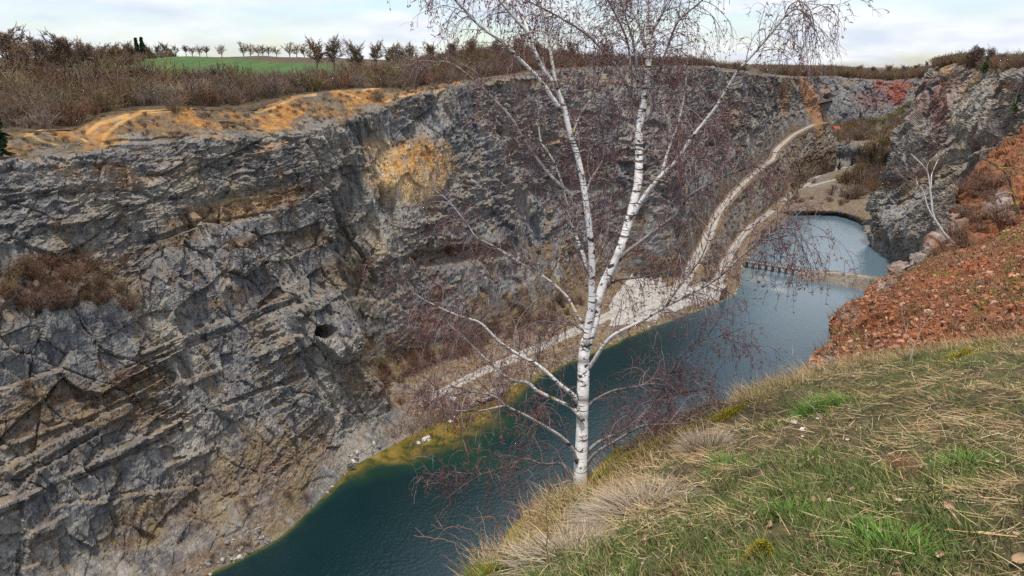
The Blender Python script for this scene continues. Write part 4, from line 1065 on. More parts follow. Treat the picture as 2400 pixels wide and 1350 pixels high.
# small hut with a red roof in the far basin
hp = P(1960, 296, 560); h = ground_on(FB_BVH, hp[0], hp[1]) or hp[2]
M['hut'] = simple('whitewashed wall', [(.3, (.55, .52, .48)), (.7, (.75, .73, .70))], .8)
M['hutroof'] = simple('red painted sheet roof', [(.3, (.25, .06, .04)), (.7, (.40, .10, .06))], .8)
hut = empty('hut', (hp[0], hp[1], h-.3), 'tiny white hut with a red roof at the head of the far basin', 'hut')
part_boxes('wall', [((0, 0, 2.), (5, 4, 4.2), .3)], M['hut'], hut)
rv = np.array([[-3, -2.4, 4.1], [3, -2.4, 4.1], [3, 2.4, 4.1], [-3, 2.4, 4.1], [-3, 0, 6.3], [3, 0, 6.3]]); cr_, sr_ = math.cos(.3), math.sin(.3)
rv[:, :2] = np.stack([rv[:, 0]*cr_-rv[:, 1]*sr_, rv[:, 0]*sr_+rv[:, 1]*cr_], 1)
mesh_np('roof', rv, [[0, 1, 5, 4], [2, 3, 4, 5], [0, 3, 2, 1]], M['hutroof'], hut, False, None, F3=[[0, 4, 3], [1, 2, 5]])
part_boxes('door', [((-.6, -2.1, 1.0), (1.1, .15, 2.2), .3)], M['wood_dark'], hut)
# ------------------------------------------------------------------ bare shrubs and trees
def nrm(v): return v/max(np.linalg.norm(v), 1e-9)
def bush_tubes(seed, h=3.2, w=3.0, stems=34, twigs=7, r0=.035, r1=.016, sides=3, up=.6):
    g = np.random.default_rng(seed); T = Tubes()
    for k in range(stems):
        th = g.uniform(0, 2*math.pi); lean = g.uniform(.05, 1)**.8
        d = np.array([math.cos(th)*lean*w/2, math.sin(th)*lean*w/2, h*g.uniform(.55, 1.0)*(1-.35*lean**2)])
        b = np.array([math.cos(th), math.sin(th), 0])*g.uniform(0, w*.16)
        c = b+d*.5+np.array([0, 0, h*.06])+g.normal(0, .12, 3)
        pts = smooth_path([b-np.array([0, 0, .25]), c, b+d], 4); T.add(pts, np.linspace(r0, r1, 4), sides)
        for j in range(twigs):
            f = g.uniform(.3, 1); p = pts[0]*(1-f)+pts[-1]*f+(c-(pts[0]+pts[-1])/2)*4*f*(1-f)*.5
            q = nrm(d*.5/h+g.normal(0, .55, 3)+np.array([0, 0, .35*up])); L = h*g.uniform(.14, .34)
            e = p+q*L; T.add([p, (p+e)/2+g.normal(0, .04*h/3, 3), e], [r1*1.0, r1*.8, r1*.5], sides)
    return T
def tree_tubes(seed, h=9.0, w=8.0, trunk_h=.28, r=.22, n1=9, n2=8, n3=6, tip=.022, round_=1.0):
    """trunk and crown of a bare broadleaf tree, unit placed at the origin"""
    g = np.random.default_rng(seed); A, Bt = Tubes(), Tubes()
    top = np.array([g.normal(0, .2), g.normal(0, .2), h*.62])
    tr = smooth_path([[0, 0, -.5], [g.normal(0, .08), g.normal(0, .08), h*trunk_h], top], 7); A.add(tr, np.linspace(r, r*.35, 7), 7)
    for i in range(n1):
        f = g.uniform(.42, 1); p = tr[0]*(1-f)+tr[-1]*f
        p = tr[min(6, int(f*6))]
        th = i*2.4+g.uniform(-.4, .4); el = g.uniform(.4, 1.35)
        L = h*g.uniform(.28, .46)
        d = np.array([math.cos(th)*math.cos(el)*w/h*1.05, math.sin(th)*math.cos(el)*w/h*1.05, math.sin(el)])
        b1 = smooth_path([p, p+d*L*.55+g.normal(0, .12, 3), p+d*L+np.array([0, 0, L*.12])], 5); Bt.add(b1, np.linspace(r*.4, r*.12, 5), 4)
        for j in range(n2):
            f2 = g.uniform(.25, 1); q = b1[int(f2*4)]
            d2 = nrm(d+g.normal(0, .6, 3)+np.array([0, 0, .25])); L2 = L*g.uniform(.3, .6)
            e = q+d2*L2; Bt.add([q, (q+e)/2+g.normal(0, .08, 3), e], [r*.14, r*.10, tip], 3)
            for k in range(n3):
                f3 = g.uniform(.2, 1); s_ = q+(e-q)*f3; d3 = nrm(d2+g.normal(0, .7, 3)); e3 = s_+d3*L2*g.uniform(.25, .55)
                Bt.add([s_, (s_+e3)/2+g.normal(0, .04, 3), e3], [tip*1.2, tip, tip*.6], 3)
    return A, Bt
BUSH = []
for k in range(7):
    T = bush_tubes(100+k, 3.0, 3.2+.3*(k % 3), 34+3*(k % 4), 8)
    V, F = T.arrays(); BUSH.append((V, F))
LOWB = []
for k in range(4):
    V, F = bush_tubes(200+k, 3.0, 3.4, 22, 6, .05, .028).arrays(); LOWB.append((V, F))
def me_from(name, V, F, mat):
    me = bpy.data.meshes.new(name); me.from_pydata(V.tolist(), [], F.tolist()); me.materials.append(mat); return me
BUSH_ME = {}
def bush_mesh(k, mat):
    if (k, mat) not in BUSH_ME: BUSH_ME[(k, mat)] = me_from('bare_shrub', *BUSH[k], M[mat])
    return BUSH_ME[(k, mat)]
N_SHRUB = 0
def shrub(loc, sc, mat='brush', label=None, group=None, name='bare_shrub', zs=1.0):
    global N_SHRUB; N_SHRUB += 1
    o = bpy.data.objects.new(name, bush_mesh(random.randrange(7), mat)); COL.objects.link(o)
    o.location = loc; o.rotation_euler = (0, 0, random.uniform(0, 6.28)); s = sc/3.0; o.scale = (s*random.uniform(.9, 1.2), s*random.uniform(.9, 1.2), s*zs)
    tag(o, label or 'bare brown shrub in the thicket along the left rim', 'shrub', group or 'bare shrubs in the thicket on the left rim'); return o
STUFF = []; STUFFC = []
BCOL = np.array([[.19, .12, .075], [.21, .145, .10], [.24, .19, .15], [.20, .15, .065], [.22, .115, .065], [.13, .085, .06], [.26, .21, .09]])
def stuff_bush(loc, sc, zs=1.0):
    V, F = LOWB[random.randrange(4)]; a = random.uniform(0, 6.28); c, s = math.cos(a), math.sin(a); k = sc/3.0
    W_ = np.stack([V[:, 0]*c-V[:, 1]*s, V[:, 0]*s+V[:, 1]*c, V[:, 2]*zs], 1)*k+np.asarray(loc); STUFF.append((W_, F)); STUFFC.append(np.repeat([BCOL[random.choices(range(7), (4, 4, 3, 2, 2, 2, 1))[0]]*random.uniform(.7, 1.3)], len(V), 0))
# thicket on the left rim: the largest as shrubs of their own, the rest as brushwood
cand = []
for a in np.arange(2, 420, 2.5):
    c8 = crest(a)[0]
    far = float(np.interp(a, [0, 40, 110, 150, 180, 420], [135, 120, 66, 58, 60, 60]))
    s = 0
    while s < far:
        aa_ = a+random.uniform(-1, 1); ss = s+random.uniform(-1, 1)
        edge = 7+4*math.sin(aa_/9.)+2*math.sin(aa_/3.7) if aa_ < 125 else 1.5
        if ss > edge:
            p = world_as(aa_, c8+ss, 0); z = ground_on(PL_BVH, p[0], p[1])
            if z is not None:
                p[2] = z; u, v = project(p)
                if -60 < u < 1950: cand.append((np.linalg.norm(p-EYE), p, ss))
        s += random.uniform(2.2, 3.8) if a < 200 else random.uniform(3., 5.)
cand.sort(key=lambda c: c[0])
def pick(lst, n):
    k = set(random.sample(range(len(lst)), min(n, len(lst)))); return [c for i, c in enumerate(lst) if i in k], [c for i, c in enumerate(lst) if i not in k]
near_c, far_c = cand[:520], cand[520:]
ind, rest = pick(near_c, 110)
print('thicket', len(cand))
def csize(s): return random.choice([2.0, 2.8, 3.4, 4.2, 5.0, 6.6])*random.uniform(.7, 1.0)*(1+.45*(s > 62))
for d, p, s in ind: shrub(tuple(p), csize(s), zs=random.uniform(.75, 1.05))
for d, p, s in rest+far_c: stuff_bush(p, csize(s), random.uniform(.75, 1.15))
def tb(u):                                           # where the field ends and the wood begins, along a sight line
    r = ray(u, 140); k = r[:2]@AX-.73*(r[:2]@NX); return (-5.4-97.8)/k if k < -.05 else 400
for _ in range(230):
    u = random.uniform(100, 412); t = tb(u)+random.uniform(3, 55); b = P(u, 140, t); z = ground_on(PL_BVH, b[0], b[1])
    if z: stuff_bush(np.array([b[0], b[1], z-.3]), max(3.0, (P(u, random.uniform(114, 134), t)[2]-z)), 1.)
# middle hill, right rim, far rim
def scatter_rim(fn, n, lo, hi, zs=1):
    for _ in range(n):
        p = fn()
        if p is not None: stuff_bush(p, random.uniform(lo, hi), zs)
def right_rim():
    k = random.uniform(40, RC.shape[0]-3); i = int(k); base = RC[i, -9]; out = (RC[i, -1]-RC[i, -9]); q = base+out*random.uniform(.0, .9)**1.6
    return q+np.array([0, 0, random.uniform(-.5, .3)])
scatter_rim(right_rim, 420, 3.0, 6.5)
def far_rim():
    i = random.randrange(0, FB.shape[0]); j = random.randrange(FB.shape[1]-24, FB.shape[1]-6); return FB[i, j]+np.array([random.uniform(-3, 3), random.uniform(-4, 4), -.5])
scatter_rim(far_rim, 420, 6, 11)
# basin floor wood and wall ledges
def basin():
    i = random.randrange(100, FB.shape[0]-10); j = random.randrange(nv_fb[0], nv_fb[1]); return FB[i, j]+np.array([0, 0, -.4])
off = np.cumsum([0, 3, 10, 30, 46, 34, 46, 60, 10, 8, 6])
nv_fb = (off[4], off[5]+8); scatter_rim(basin, 150, 5, 9)
nv_fb = (off[2]+14, off[3]-2)
for _ in range(70):
    i = random.randrange(190, FB.shape[0]-30); j = random.randrange(*nv_fb); stuff_bush(FB[i, j], random.uniform(3, 7), 1.2)
for u, v, h in [(1850, 440, 7), (1862, 432, 8), (1872, 425, 6), (1845, 455, 6), (1990, 430, 9), (2005, 425, 9), (2020, 430, 10), (2035, 420, 10), (2050, 430, 9), (1985, 460, 7), (2010, 462, 9), (2030, 455, 9), (2060, 410, 10), (1900, 398, 6), (1940, 395, 6), (1970, 440, 4), (2045, 450, 8), (1880, 400, 7), (1915, 396, 6), (2060, 350, 9), (2075, 360, 9), (2040, 362, 9), (2070, 385, 10), (2080, 340, 9), (2030, 385, 8), (2050, 395, 9), (2020, 405, 8), (1870, 470, 4), (1890, 476, 3), (1930, 470, 3), (1850, 478, 4), (1985, 478, 4), (1860, 330, 5), (1900, 325, 5), (1950, 322, 6), (1990, 325, 6), (2020, 325, 7)]:
    hh = FB_BVH.ray_cast(Vector(EYE), Vector(ray(u, v)))
    if hh[0]:
        for _ in range(4): stuff_bush(np.array(hh[0])+np.array([random.uniform(-7, 7), random.uniform(-7, 7), -.5]), h*random.uniform(.7, 1.1), 1.1)
bvh2 = bvh_of(R2_O)
# shrubs on ledges and at the foot of the left wall
sel = LEFT_G
u_, v_ = project(sel)
def wall_pick(rect, n, lo, hi, mat='brush', lab='', grp='', zs=.8, rmin=.9, rmax=7.0, ind_n=0):
    x0, y0, x1, y1 = rect
    ok = (u_ > x0) & (u_ < x1) & (v_ > y0) & (v_ < y1) & (RIDG > rmin) & (RIDG < rmax)
    idx = np.argwhere(ok)
    if len(idx) == 0: return
    for k in range(n):
        i, j = idx[random.randrange(len(idx))]; p = sel[i, j]+np.array([0, 0, -.15])
        if k < ind_n: shrub(tuple(p), random.uniform(lo, hi), mat, lab, grp, zs=zs)
        else: stuff_bush(p, random.uniform(lo, hi), zs)
RIDG = np.broadcast_to(LEFT_RID[None, :], u_.shape)
wall_pick((-20, 610, 310, 725), 60, 1.6, 3.4, 'rust_brush', 'brown leafless shrub on the broad ledge halfway up the buttress', 'shrubs on the buttress ledge', .9, ind_n=40)
wall_pick((20, 840, 340, 940), 12, 1.0, 1.8, 'rust_brush', 'small brown shrub on the stony shelf low on the buttress', 'shrubs on the stony shelf', .8, ind_n=12)
wall_pick((880, 800, 1010, 960), 50, 1.6, 3.6, 'rust_brush', 'russet shrub in the gully behind the buttress edge', 'shrubs in the gully', .9, 1.5, 5.5, ind_n=30)
wall_pick((1000, 680, 1480, 850), 110, 1.4, 3.4, 'rust_brush', 'russet shrub at the foot of the wall above the lakeside path', 'shrubs along the foot of the wall', .9, 3.0, 5.6, ind_n=40)
wall_pick((1480, 590, 1600, 650), 30, 1.5, 3.5, zs=.8, rmin=3, rmax=5.5)
wall_pick((960, 570, 1200, 610), 36, 1.2, 2.4, 'rust_brush', 'brown shrub on the narrow ledge across the middle wall', 'shrubs on the middle ledge', .7, 5, 7, ind_n=20)
wall_pick((1640, 330, 1860, 660), 110, 1.2, 3.0, zs=.7, rmin=3.05, rmax=3.95)
wall_pick((1680, 440, 1860, 690), 40, .8, 2.0, zs=.6, rmin=1.2, rmax=2.4)
for b in [(2270, 400), (2300, 420), (2330, 440), (2290, 450), (2320, 470), (2260, 500), (2290, 520), (2240, 560), (2270, 580), (2300, 540), (2250, 450), (2215, 600), (2350, 520)]:
    h = bvh2.ray_cast(Vector(EYE), Vector(ray(*b)))
    if h[0]: shrub(tuple(np.array(h[0])-np.array([0, 0, .1])), random.uniform(1.0, 2.2), 'rust_brush', 'rusty leafless shrub among the rocks of the near spur', 'shrubs on the rocky spur', zs=.6)
wall_pick((430, 470, 720, 520), 16, 1., 1.8, 'rust_brush', 'low shrub on the ochre ledge below the crest', 'shrubs on the ochre ledge', .7, 5, 7, ind_n=10)
for b in [(250, 390), (530, 560), (870, 600), (830, 520), (720, 1060), (520, 1300), (440, 1250), (700, 1150), (330, 1260), (600, 1180), (560, 1260)]:
    wall_pick((b[0]-30, b[1]-25, b[0]+30, b[1]+25), 2, .9, 1.8, 'rust_brush', 'small brown shrub clinging to the rock of the buttress', 'shrubs clinging to the buttress', .8, .9, 7, ind_n=2)
# low scrub on the ochre crest
ok = np.argwhere((RIDG > 7.15) & (RIDG < 8.4) & (u_ > -20) & (u_ < 1060) & (SAND_FREE < .15))
for k in range(260):
    i, j = ok[random.randrange(len(ok))]; stuff_bush(sel[i, j]-np.array([0, 0, .1]), random.uniform(.6, 1.5), .7)
i, j = ok[np.argmin([(u_[a, b]-410)**2+(v_[a, b]-262)**2 for a, b in ok])]
shrub(tuple(sel[i, j]), 4.4, 'brush', 'dense dark shrub alone on the ochre crest between two sandy paths', 'lone shrub', zs=.8)
i, j = ok[np.argmin([(u_[a, b]-885)**2+(v_[a, b]-235)**2 for a, b in ok])]
shrub(tuple(sel[i, j]), 3.4, 'brush', 'grey shrub at the right end of the ochre crest', 'lone shrub', zs=.8)
V, F = join_arrays(STUFF)
o = mesh_np('brushwood', V, F, M['brush_var'], None, None, {'col': np.concatenate(STUFFC)}); tag(o, 'leafless brown brushwood covering the rims, ledges and basin of the quarry', 'brush', kind='stuff')
print('stuff faces', len(F), 'shrubs', N_SHRUB)

# skyline trees, each on its own
TP = []
for k in range(6):
    A, Bt = tree_tubes(300+k, 9, 8.5 if k % 2 else 7.2, .22+.03*(k % 3), .24, 11+k % 3, 9, 6, .036)
    TP.append((me_from('trunk', *A.arrays(), M['treebark']), me_from('crown', *Bt.arrays(), M['brush'])))
TB = []
for k in range(3):
    A, Bt = tree_tubes(330+k, 9, 6.6, .12, .18, 17, 11, 8, .042)
    TB.append((me_from('trunk', *A.arrays(), M['treebark']), me_from('crown', *Bt.arrays(), M['brush'])))
def plant_tree(proto, loc, h, label, group=None, name='bare_tree', wide=1.0, mats=None):
    t = empty(name, loc, label, 'tree', group); t.rotation_euler = (0, 0, random.uniform(0, 6.28)); s = h/9.0; t.scale = (s*wide, s*wide, s)
    for nm, me in zip(('trunk', 'crown'), proto): link(nm, me, t)
    return t
def skyline_tree(u, vt, t, label, group=None, proto=None, wide=1., name='bare_tree'):
    t = t if t > 0 else tb(u)-t
    b = P(u, 140, t); z = ground_on(PL_BVH, b[0], b[1])
    if z is None: return
    top = P(u, vt-3, t)[2]; plant_tree(proto or random.choice(TP), (b[0], b[1], z), max(top-z, 2.5)/.88, label, group, name, wide)
ORD = ['first', 'second', 'third', 'fourth', 'fifth', 'sixth', 'seventh', 'eighth']
def run(lst, t, where, group, proto=None, wide=1.):
    for k, (u, vt) in enumerate(lst):
        skyline_tree(u, vt, t+random.uniform(-12, 12) if t > 0 else t, f'bare tree {where}, {ORD[k]} from left', group, proto, wide)
run([(414, 110), (438, 109), (452, 112), (470, 110), (486, 111), (521, 110)], 372, "on the field's skyline beside the wood", 'bare trees on the field skyline', None, 1.25)
run([(572, 106), (588, 109), (606, 110), (617, 109), (631, 112), (649, 112)], 395, "in the middle clump on the field's skyline", 'bare trees on the field skyline', None, 1.25)
run([(680, 107), (696, 109), (714, 110)], 405, "in the right clump on the field's skyline", 'bare trees on the field skyline', None, 1.25)
run([(742, 100), (783, 98), (835, 106), (882, 106), (915, 112), (935, 113), (962, 110)], 262, 'growing out of the thicket before the green field', 'bare trees rising from the thicket', TB[0])
run([(22, 78), (95, 96), (150, 90), (200, 105)], 205, 'standing tall over the left end of the thicket', 'tall bare trees left of the field', TB[1])
run([(55, 104), (125, 112), (172, 112), (232, 116), (262, 114), (285, 112), (310, 110), (352, 112)], -8, 'in the front row of the wood left of the field', 'bare trees in the wood left of the field', TB[2])
run([(300, 104), (372, 110), (390, 106), (402, 116), (215, 112), (245, 110), (270, 108), (340, 108)], -40, 'in the back row of the wood left of the field', 'bare trees in the wood left of the field', TB[0])
run([(1010, 108), (1060, 104), (1105, 96), (1160, 100), (1215, 92), (1260, 104)], 250, 'on the brushy hill left of the birch stems', 'bare trees on the hill behind the birch', TB[1], .9)
run([(1340, 100), (1420, 104), (1480, 110), (1560, 108), (1620, 118), (1680, 124)], 275, 'on the brushy hill right of the birch stems', 'bare trees on the hill behind the birch', TB[2], .9)
# conifers
def conifer_me(seed, mat, h=9., w=3.4, n=46, loose=.25):
    g = np.random.default_rng(seed); T = Tubes(); V = []; F = []
    T.add([[0, 0, -.4], [0, 0, h*.97]], [.16, .03], 6)
    c = 0
    for k in range(n):
        z = h*(.10+.88*k/n); R_ = w/2*(1-(z/h))**.8*g.uniform(.75, 1.15)+.12
        for j in range(7):
            th = g.uniform(0, 6.28); r = R_*g.uniform(.7, 1.1)
            for q in range(5):
                f = g.uniform(.15, 1); p = np.array([math.cos(th)*r*f, math.sin(th)*r*f, z-r*f*.25+g.normal(0, .08)])
                d = g.normal(0, 1, (2, 3))*.16*h/9*1.6
                V += [p-d[0], p+d[1], p+d[0], p-d[1]]; F.append([c, c+1, c+2, c+3]); c += 4
    return me_from('trunk', *T.arrays(), M['treebark']), me_from('crown', np.array(V), np.array(F), M[mat])
CON = conifer_me(5, 'needle'); CON2 = conifer_me(6, 'needle2', 9, 6.5, 30)
for u, vt, lab in [(325, 98, 'dark spruce pair on the skyline of the wood, left one'), (338, 97, 'dark spruce pair on the skyline of the wood, right taller one'), (187, 113, 'dark conifer among bare trees near the left end of the wood')]:
    skyline_tree(u, vt, -30, lab, None, CON, 1., 'conifer')
p = P(-14, 330, 101); plant_tree(CON, (p[0], p[1], P(0, 352, 101)[2]-1.2), 8.5, 'dark green pine cut by the left edge of the photo above the cliff', None, 'pine_tree', 1.25)
def on_surface(bvh, u, v):
    r = ray(u, v); h = bvh.ray_cast(Vector(EYE), Vector(r)); return np.array(h[0]) if h[0] else None
for u, v, h, lab in [(2308, 172, 6.5, 'bright green young pine on the right rim'), (2380, 262, 5.5, 'small yellow-green pine on the right wall below the rim')]:
    q = on_surface(RC_BVH, u, v)
    if q is not None: plant_tree(CON2, tuple(q), h, lab, None, 'pine_tree')
for u, v, h, lab in [(1966, 398, 6, 'small dark conifer on the basin floor, left one of two'), (1996, 390, 6, 'small dark conifer on the basin floor, right one of two')]:
    q = on_surface(FB_BVH, u, v)
    if q is not None: plant_tree(CON, tuple(q), h, lab, None, 'conifer')
# willows budding green in the basin
for k, (u, v, h) in enumerate([(2010, 292, 9), (1995, 300, 8), (2040, 285, 10), (2065, 280, 10), (2090, 272, 11), (2110, 262, 10), (2075, 300, 9), (2130, 245, 9), (2050, 312, 7), (1960, 300, 7)]):
    q = on_surface(FB_BVH, u, v+6)
    if q is None: continue
    o = shrub(tuple(q), h*1.0, 'olive', 'yellow-green budding willow, brightest shrub of the far basin' if k == 0 else 'olive green willow shrub in the far basin', 'budding willows in the far basin', 'willow_shrub', .75)
# thin white birches of the basin and the right rim
def thin_birch(seed, h=9.):
    g = np.random.default_rng(seed); A, Bt = Tubes(), Tubes()
    tr = smooth_path([[0, 0, -.4], [g.normal(0, .2), g.normal(0, .2), h*.5], [g.normal(0, .5), g.normal(0, .5), h]], 8); A.add(tr, np.linspace(.14, .03, 8), 5)
    for k in range(26):
        f = g.uniform(.3, 1); p = tr[int(f*7)]; th = g.uniform(0, 6.28); L = h*g.uniform(.10, .22)
        d = np.array([math.cos(th)*.6, math.sin(th)*.6, .9]); e = p+d*L; Bt.add([p, (p+e)/2, e], [.05, .035, .02], 3)
        for j in range(4):
            q = p+(e-p)*g.uniform(.4, 1); d2 = nrm(d+g.normal(0, .5, 3)-np.array([0, 0, .5])); Bt.add([q, q+d2*L*.3, q+d2*L*.6-np.array([0, 0, L*.1])], [.022, .018, .012], 3)
    return me_from('trunk', *A.arrays(), M['palebark']), me_from('crown', *Bt.arrays(), M['rust_brush'])
TBI = [thin_birch(k) for k in (1, 2, 3)]
for k, (u, v, h) in enumerate([(2012, 452, 14), (2022, 448, 12), (2000, 440, 10), (2035, 440, 11), (1900, 400, 8), (1985, 420, 9), (2045, 425, 10)]):
    q = on_surface(FB_BVH, u, v)
    if q is not None: plant_tree(TBI[k % 3], tuple(q), h, 'thin white birch in the wood on the basin floor', 'thin birches on the basin floor', 'birch_sapling')
for k, (u, v, h) in enumerate([(2396, 210, 6), (2380, 240, 6), (2385, 260, 5)]):
    q = on_surface(RC_BVH, u, v)
    if q is not None: plant_tree(TBI[k % 3], tuple(q), h, 'slender white birch by the right edge of the photo on the right wall', 'slender birches on the right wall', 'birch_sapling')
# trees on the right rim skyline and the far rim
for k, (u, vt, t) in enumerate([(2172, 140, 335), (2188, 134, 330), (2232, 122, 310), (2278, 104, 285), (2292, 103, 280), (2318, 105, 275), (2345, 118, 262), (2372, 118, 240), (2395, 122, 228)]):
    b = P(u, 155, t+14); plant_tree(TB[k % 3], (b[0], b[1], b[2]-.5), max(P(u, vt, t+14)[2]-b[2], 3), f'bare tree on the brushy right rim, {ORD[k] if k < 8 else "last"} from its left end', 'bare trees on the right rim')
for k, (u, vt) in enumerate([(1870, 158), (1912, 160), (1968, 156), (2012, 154), (2045, 157), (2082, 152), (2120, 154), (2145, 152)]):
    b = P(u, 172, 690); plant_tree(TB[k % 3], (b[0], b[1], b[2]-1), P(u, vt, 690)[2]-b[2]+2, f'bare tree crowning the far rim, {ORD[k]} from the left', 'bare trees on the far rim', wide=1.5)
# reeds along the near shore
T = Tubes(); C_ = []
for _ in range(2600):
    f = random.random()**.8; u = 800+f*275; v = np.interp(u, [800, 900, 1000, 1075], [1082, 1040, 1002, 968])-random.uniform(1, 26)*np.interp(u, [800, 860, 1000, 1075], [.4, 1, 1, .4])
    p = Pz(u, v, .4); h = random.uniform(.7, 1.7); d = np.array([random.gauss(0, .22), random.gauss(0, .22), h])
    c = np.array([.34, .25, .16])*random.uniform(.55, 1.2); T.add([p, p+d*.6, p+d+np.array([random.gauss(0, .15), random.gauss(0, .15), -.05])], [.03, .028, .012], 3, c)
o = T.build('reed_bed', M['acol']); tag(o, 'dry tan reeds fringing the near lake shore left of the jetty', 'reeds', kind='stuff')
# ------------------------------------------------------------------ the birch on the edge
g = np.random.default_rng(11)
TB0 = 6.75
birch_base = P(1359, 1150, TB0)
birch = empty('birch_tree', tuple(birch_base), 'tall leafless white-barked birch with forked stems and red twigs on the grassy cliff edge', 'tree')
def lp(L, t0, t1, n=None):
    k = np.linspace(0, 1, len(L)); pts = np.array([P(u, v, t0+(t1-t0)*f) for (u, v), f in zip(L, k)])
    return smooth_path(pts, n or max(8, len(L)*4))-birch_base
def pxw(w, t=TB0): return w*t/FPX/2
LIMBS = []     # (path, radii) that may carry twigs
def limb(name, L, t0, t1, w0, w1, white=1., white1=None, sides=10, twig=1.0, lich=.3, parent=birch, wob=.0):
    p = lp(L, t0, t1, max(10, len(L)*5)); n = len(p); p = p+g.normal(0, wob, (n, 3))*np.linspace(0, 1, n)[:, None]
    r = np.array([pxw(w, t0) for w in np.interp(np.linspace(0, 1, n), np.linspace(0, 1, 2), [w0*.9, w1*.8])])
    r *= 1+.07*vnoise(np.stack([np.arange(n)*.7, np.zeros(n), np.full(n, len(LIMBS)*3.1)], 1), 4)
    wh = np.interp(np.linspace(0, 1, n), [0, 1], [white, white if white1 is None else white1])
    col = np.stack([wh, np.full(n, lich), np.zeros(n)], 1); col[:2, 2] = .75
    T = Tubes(); T.add(p, r, sides, col); o = T.build(name, M['bark'], parent)
    if twig > 0: LIMBS.append((p, r, twig))
    return o
# trunk up to the fork and the two leaders
TR = [(1357, 1175), (1359, 1150), (1361, 1096), (1364, 1018), (1365, 956), (1367, 894), (1369, 837), (1376, 800), (1392, 756), (1405, 692), (1424, 645), (1450, 593), (1470, 531), (1487, 467), (1496, 421), (1498, 354), (1497, 312), (1504, 267), (1511, 225), (1517, 175), (1521, 129), (1521, 83), (1521, 42), (1520, 0), (1518, -90), (1510, -220), (1500, -380)]
tw = [40, 34, 31, 29, 29, 28, 28, 29, 23, 21, 20, 20, 20, 20, 20, 19.5, 19, 18, 17, 16, 15, 13, 12, 11, 9, 6, 3]
p = np.array([P(u, v, TB0+.25*max(0, (800-v))/1100) for u, v in TR])-birch_base
n = 130; pp = smooth_path(p, n); rr = np.interp(np.linspace(0, 1, n), np.concatenate([[0], np.cumsum(np.linalg.norm(np.diff(p, axis=0), axis=1))])/np.sum(np.linalg.norm(np.diff(p, axis=0), axis=1)), [pxw(w) for w in tw])
rr *= 1+.05*vnoise(np.stack([np.arange(n)*.45, np.zeros(n), np.zeros(n)], 1), 8)
col = np.stack([np.interp(np.arange(n)/n, [0, .9, 1], [1, 1, .4]), np.full(n, .10), np.zeros(n)], 1)
zt = np.linspace(0, 1, n)
vv = project(pp+birch_base)[1]
for v0 in (978, 935, 845, 712, 604): col[:, 2] = np.maximum(col[:, 2], np.exp(-((vv-v0)/7)**2)*.8)
col[:, 2] = np.maximum(col[:, 2], sstep(vv, 1085, 1150)*.55)
T = Tubes(); T.add(pp, rr, 16, col); T.build('trunk', M['bark'], birch); LIMBS.append((pp[60:], rr[60:], .7))
limb('stem', [(1374, 815), (1378, 770), (1386, 720), (1387, 671), (1387, 604), (1384, 558), (1371, 458), (1356, 375), (1337, 317), (1321, 250), (1300, 200), (1271, 158), (1252, 117), (1242, 83), (1217, 54), (1192, 25), (1171, 0), (1120, -80), (1070, -190)], TB0-.02, TB0-.5, 21, 5, 1, .55, 12, .8, .15)
